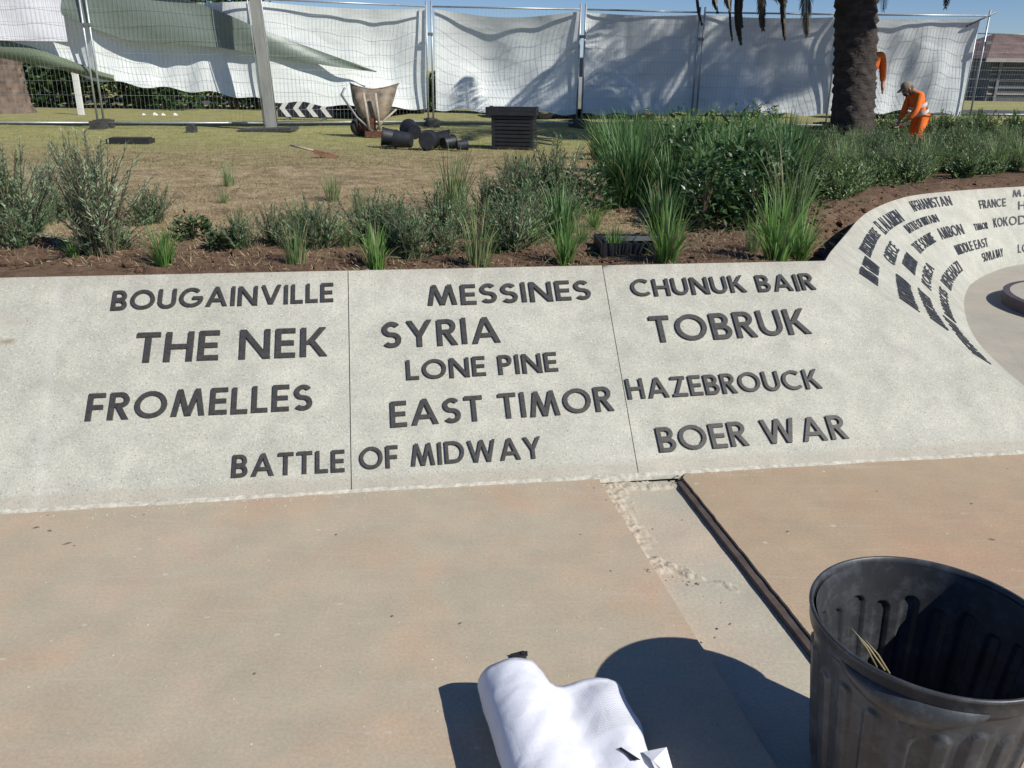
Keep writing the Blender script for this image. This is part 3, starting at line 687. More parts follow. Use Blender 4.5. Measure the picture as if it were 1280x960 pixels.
# main round of the roll, drawn explicitly
prof = [(.060*math.cos(math.radians(a)), Rr+.060*math.sin(math.radians(a))) for a in range(60, -300, -12)]
prof += [((.060+.036*min(1, (i)/30))*math.cos(math.radians(-300-i*9.6)), Rr+(.060+.036*min(1, i/30))*math.sin(math.radians(-300-i*9.6))) for i in range(1, 31)]
lastang = -300-30*9.6                               # = -588 -> 132 deg
prof += [(.096*math.cos(math.radians(a)), Rr+.096*math.sin(math.radians(a))) for a in range(124, 16, -8)]
prof += prof2
rows = []; NP = len(prof)
for j in range(0, 41):
    y = j/40*.62; row = []
    for i, (px_, pz) in enumerate(prof):
        f = i/(NP-1); loose = max(0, (i-(NP-len(prof2)-3))/(len(prof2)+2))
        yy = y+ .035*loose*(1-y/.62)+ .010*math.sin(i*.21)*(1-y/.62) - .02*loose**2*math.sin(y*9)
        wob = .004*math.sin(y*13+px_*22)*(.5+2*loose)+.006*loose*math.sin(y*31+i)+.0025*math.sin(y*57+i*.9)*math.sin(i*.33+y*7)+.003*abs(math.sin(y*24-i*.4))*(.4+loose)
        p = org+axr*(px_+wob*.5+.02*loose*y)+axd*yy; row.append((p.x, p.y, max(.002, pz+wob)))
    rows.append(row)
mm = MB(); mm.grid(rows)
pm, n, l, b = mk('white_wrapping_sheet'); tc = n.new('ShaderNodeTexCoord'); co = tc.outputs['Object']
c = ramp(n, l, noise(n, l, co, 4, 5), [(.3, (.70, .72, .78)), (.7, (.80, .81, .85))]).outputs[0]
uvn = n.new('ShaderNodeUVMap'); ck = n.new('ShaderNodeTexBrick'); ck.inputs['Scale'].default_value = 1; ck.inputs['Mortar Size'].default_value = .0016; ck.inputs['Brick Width'].default_value = .007; ck.inputs['Row Height'].default_value = .005; l.new(uvn.outputs[0], ck.inputs['Vector'])
su = n.new('ShaderNodeSeparateXYZ'); l.new(uvn.outputs[0], su.inputs[0])
def rng_(src, a, b_): return ramp(n, l, src, [(a, (0, 0, 0)), (a+.015, (1, 1, 1)), (b_, (1, 1, 1)), (b_+.015, (0, 0, 0))]).outputs[0]
mk_ = mix(n, l, 1., rng_(su.outputs[0], .905, .968), rng_(su.outputs[1], .05, .36), 'MULTIPLY')
fk = n.new('ShaderNodeInvert'); l.new(ck.outputs['Fac'], fk.inputs['Color']); c = mix(n, l, mix(n, l, 1., mk_, fk.outputs[0], 'MULTIPLY'), c, (.36, .38, .42))
l.new(c, b.inputs['Base Color']); b.inputs['Roughness'].default_value = .5
p0 = bump(n, l, b, noise(n, l, co, 7, 3, .5), .35, .012); vc = n.new('ShaderNodeTexVoronoi'); vc.feature = 'DISTANCE_TO_EDGE'; vc.inputs['Scale'].default_value = 13; nd = n.new('ShaderNodeMix'); nd.data_type = 'VECTOR'; nd.inputs[0].default_value = .12; l.new(co, nd.inputs[4]); tn2 = n.new('ShaderNodeTexNoise'); tn2.inputs['Scale'].default_value = 6; l.new(co, tn2.inputs['Vector']); l.new(tn2.outputs['Color'], nd.inputs[5]); l.new(nd.outputs[1], vc.inputs['Vector']); p_ = bump(n, l, b, vc.outputs['Distance'], .22, .02, p0); v = n.new('ShaderNodeTexVoronoi'); v.inputs['Scale'].default_value = 190; l.new(co, v.inputs['Vector']); bump(n, l, b, v.outputs[0], .25, .001, p_)
rl = thing('paper_roll', 'partly unrolled roll of white sheet lying on the tan paving', 'paper roll', (0, 0, 0))
o_ = mm.build('sheet', pm, rl); uvl = o_.data.uv_layers.new(name='UVMap')
for lp in o_.data.loops: uvl.data[lp.index].uv = ((lp.vertex_index % NP)/(NP-1), (lp.vertex_index//NP)/40)
sm = o_.modifiers.new('s', 'SOLIDIFY'); sm.thickness = .0012
def q3(a, b_, z): p = org+axr*a+axd*b_; return Vector((p.x, p.y, z))
mm = MB(); A_, B_, C_, D_ = q3(.272, .315, .085), q3(.336, .318, .090), q3(.328, .405, .060), q3(.282, .36, .098)
mm.add([A_, B_, C_, D_], [(0, 1, 3), (1, 2, 3), (0, 3, 2)]); mm.build('folded_corner', pm, rl, smooth=False)
mm = MB(); mm.add([q3(.212, .300, .094), q3(.220, .297, .095), q3(.252, .352, .099), q3(.232, .348, .098), q3(.225, .325, .097)], [(0, 1, 2, 3, 4)]); mm.build('tear', M['black'], rl, smooth=False)
mm = MB(); mm.box((0, 0, .006), (.022, .012, .006), .4); mm.box((.018, .004, .012), (.010, .006, .005), .1)
o_ = mm.build('rubber_scrap', M['black'], smooth=False); o_.location = gp(648, 822, 0)
tag(o_, 'small black scrap lying on paving behind the white roll', 'scrap')

# ------------------------------------------------------------------ fence
GZ = .63
posts = [at(-330, 15.2, GZ), at(-110, 15.5, GZ), at(130, 16.0, GZ), at(337, 16.7, GZ), at(540, 18.0, GZ), at(724, 18.2, GZ), at(866, 18.6, GZ), at(1034, 18.6, GZ), at(1212, 18.4, GZ)]
FH = 2.27
names = ['far left and mostly out of frame', 'behind the bright white square sheet', 'left of the wide grey steel column', 'carrying the tarpaulin behind the wheelbarrow', 'behind the black pots and crates',
         'right of the stacked black crates', 'behind the tall dark strappy plants', 'behind the palm trunk and the kneeling worker']
def fence_panel(a, b, lb, zt=FH, wires=True):
    t = thing('temporary_fence', 'temporary steel mesh fence panel '+lb, 'fence panel', a, math.atan2(b.y-a.y, b.x-a.x), 'temporary fence panels across the lawn')
    L = (b-a).length-.07
    m = MB(); g = .035
    m.tube([(g, 0, .06), (g, 0, zt+.08)], .019, 8); m.tube([(L, 0, .06), (L, 0, zt+.08)], .019, 8)
    m.tube([(g, 0, zt-.02), (L, 0, zt-.02)], .017, 8); m.tube([(g, 0, .10), (L, 0, .10)], .017, 8)
    m.build('frame', M['steel'], t)
    m = MB(); n_ = int(L/.075)
    for i in range(1, n_):
        x = g+(L-g)*i/n_; m.tube([(x, -.004, .10), (x, -.004, zt-.02)], .0018, 3, False)
    for i in range(1, 9):
        z = .10+(zt-.12)*i/9; m.tube([(g, .003, z), (L, .003, z)], .0022, 3, False)
    m.build('wire_mesh', M['steel'], t)
    return t
for i in range(8): fence_panel(posts[i], posts[i+1], names[i])
for i in range(1, 9):                               # clamps and feet
    m = MB(); m.box((0, 0, .075), (.32, .11, .07)); m.box((0, 0, .15), (.20, .08, .012))
    if i not in (3,):
        o_ = m.build('ballast_block', M['block'], smooth=False); o_.location = posts[i]; o_.rotation_euler = (0, 0, 1.45+.1*i)
        tag(o_, ['', 'fence foot under the white square sheet', 'dark fence foot below the leaning twin posts at left', '', 'fence foot right of the wheelbarrow', 'fence foot right of the black crates', 'fence foot behind the tall strappy plants', 'fence foot left of the palm trunk', 'fence foot right of the kneeling worker'][i], 'fence foot', 'feet of the temporary fence')
    m = MB(); m.box((posts[i].x, posts[i].y-.01, posts[i].z+1.75), (.055, .03, .028))
    o_ = m.build('steel_clamp', M['dsteel'], smooth=False)
    tag(o_, 'upper steel clamp joining fence posts '+['', 'by the white square sheet', 'at the twin posts at left', 'by the wide grey column', 'right of the wheelbarrow', 'right of the black crates', 'above the tall strappy plants', 'left of the palm trunk', 'at the end of the tarpaulin'][i], 'clamp', 'clamps on the temporary fence')
# wide grey column standing before the fence
pc = at(341, 16.1, GZ); col = thing('steel_column', 'wide grey steel column with a base plate before the fence', 'column', pc)
m = MB(); m.box((0, 0, 1.6), (.09, .07, 1.6)); m.build('shaft', M['post'], col, smooth=False)
m = MB(); m.tube([(.125, -.075, .05), (.125, -.075, 3.2)], .012, 6); m.tube([(-.12, -.075, .05), (-.12, -.075, 3.2)], .009, 6); m.build('conduit', M['steel'], col)
m = MB(); m.box((-.0, -.25, .03), (.48, .30, .03)); m.build('base_plate', M['block'], col, smooth=False); col.rotation_euler = (0, -.05, 0)

# right-hand return run of fence, farther back
pr = [at(1195, 25.5, GZ), at(1330, 26, GZ), at(1470, 26.5, GZ)]
for i, lb in enumerate(['in the distance before the brown roofed building', 'in the distance outside the right edge']): fence_panel(pr[i], pr[i+1], lb)
m = MB(); a = posts[8]; m.tube([(a.x+.03, a.y-.05, a.z+2.32), (a.x-.45, a.y+.1, a.z+2.05)], .018, 6)
tag(m.build('brace_pole', M['dsteel']), 'short steel brace at the top corner of the last fence panel', 'pole')

# ------------------------------------------------------------------ tarpaulins behind the mesh
def tp_pt(i, s): return posts[i].lerp(posts[i+1], s)
def tarp(name, lb, i0, i1, s0, s1, topf, botf, mat, A=.30, nx=150, nz=34, endcut=None, off=.05, seed=0, pin=True):
    rd = random.Random(seed); m = MB(); rows = []
    ph = [rd.uniform(0, 6.28) for _ in range(12)]
    for j in range(nz+1):
        row = []
        for k in range(nx+1):
            g = (i0+s0)+((i1+s1)-(i0+s0))*k/nx; i = min(int(g), 7); f = g-i; p = tp_pt(i, f)
            q = posts[i+1]-posts[i]; nrm = Vector((-q.y, q.x, 0)).normalized()
            u = (p.x, g); t0 = topf(g); b0_ = botf(g); tt = j/nz; z = b0_+(t0-b0_)*tt
            bil = math.sin(PI*f)**.7 if pin else math.sin(PI*(k/nx))**.5
            vert = .42+.58*math.sin(PI*(1-tt)**.9*.98)
            fold = .035*math.sin(g*13+ph[0]+3*tt)+.018*math.sin(g*31+ph[1]-4*tt+2*math.sin(g*5))+.03*math.sin(g*7+tt*5+ph[2])
            d = off+A*bil*vert*(.8+.5*math.sin(g*3.1+ph[3]))+(fold)*(.3+.7*bil)*(1-tt**4)
            if endcut: d += endcut(g, tt)
            z += .03*math.sin(g*23+ph[4])*(1-tt)**3
            row.append(p+nrm*max(.03, d)+Vector((0, 0, z)))
        rows.append(row)
    m.grid(rows); o = m.build(name, mat); return tag(o, lb, 'tarpaulin', 'tarpaulins hung on the fence')
ip = lambda xs, ys: (lambda g: float(np.interp(g, xs, ys)))
sag = lambda g: .06*math.sin(PI*(g % 1))**.8
tarp('tarpaulin', 'white tarpaulin with sagging lower edge, hung left of the wheelbarrow post', 1, 3, .25, .985, lambda g: FH-.04-sag(g), ip([1.2, 1.6, 2, 2.3, 2.7, 3, 3.5, 4], [1.55, 1.15, .83, .72, .62, .50, .38, .33]), M['tarp'], .28, off=.13, seed=1)
tarp('tarpaulin', 'white tarpaulin filling the bay behind black pots and crates', 4, 4, .03, .985, lambda g: FH-.05-.13*math.sin(PI*(g % 1))**1.2, ip([4, 5], [.33, .26]), M['tarp'], .30, 90, 34, seed=2)
tarp('tarpaulin', 'long shaded white tarpaulin stretching right to behind the palm trunk', 5, 7, .02, .93, lambda g: FH-.06-sag(g)*.6, lambda g: ip([5, 6, 7, 7.5, 8], [.26, .30, .30, .40, .33])(g), M['tarp'], .28, 200, 34, seed=5,
     endcut=lambda g, t: .25*max(0, g-7.6)*(1-t))
# flap turned over, showing the green-grey reverse
m = MB(); rows = []
for j in range(15):
    row = []
    for k in range(61):
        g = 1.88+k/60*1.78; i = int(g); p = tp_pt(i, g-i); q = posts[i+1]-posts[i]; nrm = Vector((-q.y, q.x, 0)).normalized()
        tz = ip([1.88, 2.55, 2.8, 3.0, 3.4, 3.66], [FH, FH-.02, FH-.28, FH-.52, FH-.95, FH-1.22])(g); bz = ip([1.88, 2.0, 2.2, 2.5, 2.75, 3.0, 3.4, 3.66], [1.92, 1.72, 1.52, 1.46, 1.42, 1.30, 1.12, 1.03])(g)
        tt = j/14; z = bz+(tz-bz)*tt
        row.append(p+nrm*(.045+.02*math.sin(g*9+tt*4)-.015*math.sin(PI*tt))+Vector((0, 0, z)))
    rows.append(row)
m.grid(rows); tag(m.build('tarpaulin_flap', M['tarpg']), 'turned over grey-green tarpaulin flap sagging across the top left', 'tarpaulin', 'tarpaulins hung on the fence')
# green hem roll at far left and the white sheet
m = MB(); pts = []
rows = []
for j in range(9):
    row = []
    for k in range(41):
        g = 1.0+k/40*1.1; i = int(g); p = tp_pt(i, g-i); q = posts[i+1]-posts[i]; nrm = Vector((-q.y, q.x, 0)).normalized()
        tz = ip([1, 1.45, 1.7, 2.0, 2.12], [1.62, 1.55, 1.36, 1.0, .90])(g); bz = ip([1, 1.45, 1.8, 2.0, 2.12], [1.30, 1.22, 1.0, .86, .80])(g); tt = j/8
        row.append(p+nrm*(.16-.08*math.sin(PI*tt)+.02*math.sin(g*21))+Vector((0, 0, bz+(tz-bz)*tt)))
    rows.append(row)
m.grid(rows); tag(m.build('tarpaulin_hem', M['hem']), 'rolled green tarpaulin edge hanging under the white square sheet', 'tarpaulin', 'tarpaulins hung on the fence')
m = MB(); rows = []
for j in range(11):
    rows.append([tp_pt(1, .02+.86*k/24)+Vector((0, .03+.015*math.sin(k*.8+j*.4), 1.47+.02*k/24*0+(2.55-1.47)*j/10)) for k in range(25)])
m.grid(rows); tag(m.build('white_sheet', M['sheetw']), 'bright white square sheet fixed on the mesh at far left', 'sheet')

# ------------------------------------------------------------------ wheelbarrow, stood on its nose with the tray facing away
wp = gp(466, 172, GZ); wb = thing('wheelbarrow', 'rust stained wheelbarrow stood on its nose by the fence', 'wheelbarrow', wp, 0)
m = MB(); rows = []                                  # underside of tray faces the camera
for z, hw, y in ((.30, .19, -.06), (.36, .21, -.10), (.62, .30, -.06), (.80, .345, .08), (.86, .36, .16)):
    row = []
    for k in range(17):
        x = -1+2*k/16; sg = (abs(x)**5); dz = .07*abs(x)**2 if z > .7 else 0
        row.append((x*hw, y+.22*sg+.02, z+dz-(.03 if z > .8 else 0)*(1-abs(x))))
    rows.append(row)
m.grid(rows); m.grid([[(p[0]*.97, p[1]+.012, p[2]) for p in r] for r in rows], flip=True)
m.tube([Vector(p)+Vector((0, 0, .005)) for p in rows[-1]], .012, 6)
m.build('tray', M['barrow'], wb)
for x0, x1 in ((-.07, -.02), (.10, .13)):
    m = MB(); m.tube([(x0-.02, -.12, .78), (x1, -.16, .14)], [.020, .022], 7); m.build('leg', M['bwood'], wb)
m = MB(); m.tube([(-.36, -.05, .86), (-.42, -.06, .74), (-.20, -.13, .36), (.02, -.15, .12)], .018, 7); m.build('handle', M['dsteel'], wb)
m = MB(); m.tube([(.36, -.02, .50), (.18, -.13, .30), (.06, -.15, .12)], .016, 7); m.build('handle', M['bwood'], wb)
m = MB(); m.lathe([(.10, -.045), (.165, -.04), (.18, 0), (.165, .04), (.10, .045)], 24); o_ = m.build('tyre', M['rubber'], wb); o_.rotation_euler = (PI/2, 0, .9); o_.location = (-.18, .05, .19)
m = MB(); m.lathe([(0, -.03), (.10, -.035), (.10, .035), (0, .03)], 16); o2 = m.build('rim', M['rust'], o_)
m = MB(); m.box((.06, -.15, .075), (.14, .05, .05)); m.box((-.02, -.10, .19), (.085, .02, .16)); m.build('nose_bracket', M['rust'], wb, smooth=False)

wb.scale = (1.15, 1, .92)
# black nursery pots
def pot_mesh(r, L):
    m = MB(); m.lathe([(0, 0), (r*.8, 0), (r*.82, .01), (r*.97, L-.03), (r*1.04, L-.03), (r*1.04, L), (r*.96, L), (r*.78, .012), (0, .012)], 22); me = m.mesh('pot', M['bpot']); me.set_sharp_from_angle(angle=math.radians(40)); return me
pm_ = pot_mesh(.15, .30)
for (u, v, rx, rz, sc, lb) in [(500, 186, -1.45, 1.75, 1.0, 'black plant pot lying leftmost in the heap of pots'), (515, 189, -1.5, 1.4, .95, 'black plant pot lying second from left in the heap'),
                               (519, 187, -1.4, .5, 1.0, 'black plant pot lying on top of the heap'), (534, 191, -1.62, 0, 1.08, 'black plant pot with its round base facing out'),
                               (542, 187, -1.5, -1.4, .95, 'black plant pot lying right of the round facing pot'), (554, 190, -1.5, -.8, .75, 'small black plant pot second from right of heap'), (571, 191, -1.5, -1.2, .6, 'smallest black plant pot at right end of heap')]:
    g = gp(u, v, GZ); o_ = link('plant_pot', pm_, None, (g.x, g.y, gz(g.x, g.y)+.128*sc+(.09 if 'on top' in lb else 0)), (rx, 0, rz), sc*.86); tag(o_, lb, 'plant pot', 'black nursery pots heaped on the lawn')
# stack of crates
cp = gp(643, 187, GZ); gzc = gz(cp.x, cp.y)
def crate(w, d, h, loc, rz, lb, slats=5):
    t = thing('crate', lb, 'crate', loc, rz, 'black crates stacked on the lawn')
    m = MB()
    for sx_ in (-1, 1):
        for sy_ in (-1, 1): m.box((sx_*(w-.02), sy_*(d-.02), h/2), (.022, .022, h/2))
    m.box((0, 0, .012), (w, d, .010)); m.build('frame', M['black'], t, smooth=False)
    for k in range(slats):
        z = h*(k+.5)/slats; m = MB(); hh = h/slats*.38
        m.box((0, -d+.006, z), (w-.03, .007, hh)); m.box((0, d-.006, z), (w-.03, .007, hh)); m.box((-w+.006, 0, z), (.007, d-.03, hh)); m.box((w-.006, 0, z), (.007, d-.03, hh))
        m.build('slat', M['black'], t, smooth=False)
    return t
crate(.30, .22, .27, (cp.x, cp.y, gzc), -.15, 'black slatted crate at the bottom of the stack', 5)
crate(.30, .22, .19, (cp.x-.01, cp.y+.01, gzc+.275), -.12, 'black slatted crate in the middle of the stack', 4)
crate(.36, .24, .115, (cp.x-.035, cp.y, gzc+.47), -.10, 'wide black crate overhanging the top of the stack', 2)
# black tray on the lawn, small block, hoe blade, planter tray in the bed
m = MB(); m.box((0, 0, .035), (.30, .16, .035)); m.box((.0, 0, .078), (.27, .13, .008)); o_ = m.build('black_tray', M['black'], smooth=False); g = gp(164, 180, GZ); o_.location = (g.x, g.y, gz(g.x, g.y)); o_.rotation_euler = (0, 0, .12)
tag(o_, 'flat black tray lying on the green lawn at left', 'tray')
m = MB(); m.box((0, 0, .05), (.075, .075, .05)); m.box((0, 0, .12), (.045, .045, .03)); o_ = m.build('concrete_block', M['block'], smooth=False); g = gp(240, 166, GZ); o_.location = (g.x, g.y, gz(g.x, g.y))
tag(o_, 'small dark block on the lawn left of grey column', 'block')
g = gp(405, 199, GZ); ho = thing('shovel', 'rusty shovel lying on dry grass with its blade toward right', 'shovel', (g.x, g.y, gz(g.x, g.y)), .1)
m = MB(); rows = [[(-.12+.05*i, -.10*(1-abs(i-3)/9)+.20*k/6*(1-abs(i-3)/9)*1.0, .05+.05*math.cos(PI*(k/6-.5))-.012*i) for k in range(7)] for i in range(7)]
m.grid(rows); m.build('blade', M['rust'], ho); m = MB(); m.tube([(-.10, 0, .08), (-.42, .12, .14)], .015, 6); m.build('handle', M['bwood'], ho)
g = gp(790, 322, .66); pt = thing('planter_tray', 'black nursery tray sunk in the bed behind the slab joint', 'tray', (g.x, g.y+.08, gz(g.x, g.y)-.055), .05)
m = MB(); m.box((0, 0, .01), (.20, .15, .008))
for a_, b_, c_, d_ in ((0, -.15, .20, .008), (0, .15, .20, .008), (-.20, 0, .008, .158), (.20, 0, .008, .158)): m.box((a_, b_, .06), (c_, d_, .06))
for k in range(6): m.box((-.15+.06*k, 0, .05), (.004, .145, .04))
m.build('tray_body', M['black'], pt, smooth=False)
m = MB(); m.box((0, .015, .118), (.17, .012, .012), .03); m.build('cross_bar', M['dsteel'], pt, smooth=False)

# chevron board behind the fence
cb = at(384, 19.6, GZ); ch = thing('chevron_board', 'black board with four white chevrons pointing left behind the fence', 'road sign', cb)
m = MB(); m.box((0, 0, .25), (.62, .02, .19)); m.build('board', M['board'], ch, smooth=False)
for k in range(4):
    m = MB(); x = -.57+.30*k; y = -.024
    pts = [(x, .25), (x+.14, .43), (x+.26, .43), (x+.12, .25), (x+.26, .07), (x+.14, .07)]
    m.add([(a, y, z) for a, z in pts]+[(a, y+.003, z) for a, z in pts], [(0, 3, 2, 1), (0, 5, 4, 3)]+[(i, (i+1) % 6, (i+1) % 6+6, i+6) for i in range(6)])
    m.build('chevron', M['white'], ch, smooth=False)
for x in (-.4, .4):
    m = MB(); m.box((x, .02, .03), (.03, .12, .03)); m.build('foot', M['dsteel'], ch, smooth=False)
m = MB(); m.box((0, 0, .45), (.06, .04, .45)); m.box((0, 0, .92), (.065, .045, .02)); o_ = m.build('white_post', M['white'], smooth=False); o_.location = at(106, 20.5, GZ)
tag(o_, 'white post standing before the hedge behind the left fence', 'post')

# ------------------------------------------------------------------ people
def skin_obj(name, verts, edges, radii, mat, parent, sub=2):
    me = bpy.data.meshes.new(name); me.from_pydata([tuple(v) for v in verts], edges, []); me.materials.append(mat)
    o = link(name, me, parent); md = o.modifiers.new('skin', 'SKIN'); md.use_smooth_shade = True
    for i, r in enumerate(radii):
        sv = me.skin_vertices[0].data[i]; sv.radius = r if isinstance(r, tuple) else (r, r); sv.use_root = (i == 0)
    s_ = o.modifiers.new('sub', 'SUBSURF'); s_.levels = sub; s_.render_levels = sub
    return o
def ellipsoid(m, c, r, M_=None, n=16, k=10, mi=0, z0=-1., z1=1.):
    rows = []
    for i in range(k+1):
        t = -PI/2+PI*i/k; row = []
        if math.sin(t) < z0-1e-6 or math.sin(t) > z1+1e-6: continue
        for j in range(n+1):
            a = 2*PI*j/n; p = Vector((r[0]*math.cos(t)*math.cos(a), r[1]*math.cos(t)*math.sin(a), r[2]*math.sin(t)))
            row.append((M_ @ p if M_ is not None else p)+Vector(c))
        rows.append(row)
    m.grid(rows, mi)
def person(J, label, loc, rz, headrot, orange_legs=True):
    """J joints in local space, person faces -X"""
    t = thing('person', label, 'person', loc, rz)
    pel, che, nec, hed = J['pelvis'], J['chest'], J['neck'], J['head']
    vs = [pel, (pel+che)/2, che, nec, hed-(hed-nec)*.35]; ed = [(0, 1), (1, 2), (2, 3), (3, 4)]; ra = [(.15, .11), (.13, .10), (.16, .11), .055, .05]
    for s_ in ('l', 'r'):
        b = len(vs); vs += [J['sh'+s_], J['el'+s_], J['wr'+s_]]; ed += [(2, b), (b, b+1), (b+1, b+2)]; ra += [.058, .042, .028]
        hd = (J['wr'+s_]-J['el'+s_]).normalized(); k = len(vs); sd = Vector((0, 1, 0)) if s_ == 'l' else Vector((0, -1, 0))
        pc_ = J['wr'+s_]+hd*.07; vs += [pc_]; ed += [(b+2, k)]; ra += [(.034, .018)]
        for fi in range(4):
            o1 = Vector((-.03+.02*fi, 0, 0)); f0 = pc_+hd*.02+o1*.8; f1 = f0+hd*(.045-.006*abs(fi-1.5))+o1*.3+sd*-.006; kk = len(vs); vs += [f0, f1]; ed += [(k, kk), (kk, kk+1)]; ra += [.010, .008]
        kk = len(vs); vs += [J['wr'+s_]+hd*.03+Vector((-.035, 0, 0)), J['wr'+s_]+hd*.07+Vector((-.06, 0, 0))]; ed += [(b+2, kk), (kk, kk+1)]; ra += [.012, .009]
        b = len(vs); vs += [J['hi'+s_], J['kn'+s_], J['an'+s_], J['an'+s_]+Vector((-.14, 0, -.03))]; ed += [(0, b), (b, b+1), (b+1, b+2), (b+2, b+3)]; ra += [.085, .058, .038, .032]
    skin_obj('body', vs, ed, ra, M['skin'], t)
    # shirt
    vs = [pel+(che-pel)*.08, (pel+che)/2, che, che.lerp(nec, .75)]; ed = [(0, 1), (1, 2), (2, 3)]; ra = [(.145, .115), (.15, .12), (.165, .125), (.07, .07)]
    for s_ in ('l', 'r'):
        b = len(vs); vs += [J['sh'+s_], J['el'+s_], J['el'+s_].lerp(J['wr'+s_], .75)]; ed += [(2, b), (b, b+1), (b+1, b+2)]; ra += [.078, .062, .05]
    skin_obj('shirt', vs, ed, ra, M['orange'], t)
    vs = [pel+(pel-che)*.02]; ed = []; ra = [(.115, .10)]
    for s_ in ('l', 'r'):
        b = len(vs); vs += [J['hi'+s_], J['hi'+s_].lerp(J['kn'+s_], .5), J['kn'+s_], J['kn'+s_].lerp(J['an'+s_], .9)]; ed += [(0, b), (b, b+1), (b+1, b+2), (b+2, b+3)]; ra += [.095, .088, .072, .06]
    skin_obj('trousers', vs, ed, ra, M['orange'] if orange_legs else M['trous'], t)
    # reflective bands round the torso
    for f, rr in ((.25, .168), (.62, .172)):
        c_ = pel.lerp(che, f); ax = (che-pel).normalized(); a_ = ax.cross(Vector((0, 1, 0))).normalized(); rows = []
        for w in (-.028, .028): rows.append([c_+ax*w+(a_*math.cos(2*PI*j/28)*rr*.86+Vector((0, 1, 0))*math.sin(2*PI*j/28)*rr*1.08) for j in range(29)])
        m = MB(); m.grid(rows); m.build('reflective_band', M['refl'], t)
    # head with face; local head faces -X
    hd = link('head', None, t, tuple(hed)); hd.rotation_euler = headrot
    m = MB(); ellipsoid(m, (0, 0, 0), (.098, .075, .118), n=20, k=14); ellipsoid(m, (-.045, 0, -.055), (.055, .052, .055)); ellipsoid(m, (-.100, 0, -.012), (.016, .012, .024)); ellipsoid(m, (.0, .076, -.01), (.02, .010, .03)); ellipsoid(m, (.0, -.076, -.01), (.02, .010, .03)); m.build('face', M['skin'], hd)
    m = MB()
    for s_ in (-1, 1):
        ellipsoid(m, (-.084, s_*.030, .012), (.010, .013, .008), n=8, k=6)
        m.build('eye', M['trous'], hd); m = MB()
    ellipsoid(m, (-.096, 0, -.055), (.008, .022, .005), n=8, k=6); m.build('mouth', M['trous'], hd)
    m = MB(); ellipsoid(m, (.012, 0, -.015), (.098, .079, .105), n=20, k=12); M_ = None
    m.v = [v for v in m.v]; ellipsoid(m, (-.050, 0, -.078), (.052, .055, .050), n=14, k=8); m.v = [(x+.012 if x < -.02 and z > -.05 else x, y, z) for x, y, z in m.v]; m.build('hair', M['hair'], hd)
    m = MB(); ellipsoid(m, (0, 0, .025), (.110, .087, .105), n=22, k=14, z0=0.); m.add([(-.09+.0, -.07, .035), (-.18, -.05, .02), (-.20, 0, .022), (-.18, .05, .02), (-.09, .07, .035), (-.09, .0, .05)], [(0, 1, 2, 5), (5, 2, 3, 4)]); m.build('cap', M['cap'], hd)
    for s_ in ('l', 'r'):
        m = MB(); a_ = J['an'+s_]; ellipsoid(m, a_+Vector((-.06, 0, -.035)), (.14, .05, .045)); m.tube([a_+Vector((.01, 0, -.05)), a_+Vector((0, 0, .10))], .052, 10); m.build('boot', M['boot'], t)
    return t
v3 = lambda *a: Vector(a)
g = gp(1143, 180, GZ); zz = gz(g.x, g.y)
person(dict(pelvis=v3(.03, 0, .50), chest=v3(-.13, 0, .82), neck=v3(-.22, 0, .95), head=v3(-.33, 0, .985), shl=v3(-.14, .17, .86), ell=v3(-.19, .19, .60), wrl=v3(-.31, .12, .40), shr=v3(-.14, -.17, .86), elr=v3(-.21, -.20, .60), wrr=v3(-.34, -.12, .40),
            hil=v3(.03, .09, .47), knl=v3(-.03, .11, .08), anl=v3(.36, .12, .07), hir=v3(.03, -.09, .47), knr=v3(-.05, -.11, .08), anr=v3(.34, -.12, .07)),
       'kneeling worker in orange hi-vis clothes and olive cap, head bent, right of the palm trunk', (g.x, g.y, zz-.02), 0.15, (0, -.55, 0)).scale = (.93, .93, .93)
g = at(1066, 15.6, GZ); zz = gz(g.x, g.y)
person(dict(pelvis=v3(0, 0, .95), chest=v3(-.02, 0, 1.30), neck=v3(-.02, 0, 1.50), head=v3(-.05, 0, 1.62), shl=v3(0, .2, 1.43), ell=v3(.03, .26, 1.16), wrl=v3(-.02, .27, .92), shr=v3(0, -.2, 1.43), elr=v3(.03, -.26, 1.16), wrr=v3(-.06, -.27, .92),
            hil=v3(0, .1, .92), knl=v3(-.03, .11, .50), anl=v3(0, .11, .08), hir=v3(0, -.1, .92), knr=v3(-.03, -.11, .50), anr=v3(0, -.11, .08)),
       'standing worker in orange hi-vis shirt, mostly hidden behind the palm trunk', (g.x-.05, g.y-.35, zz), 1.45, (0, 0, 0), False)

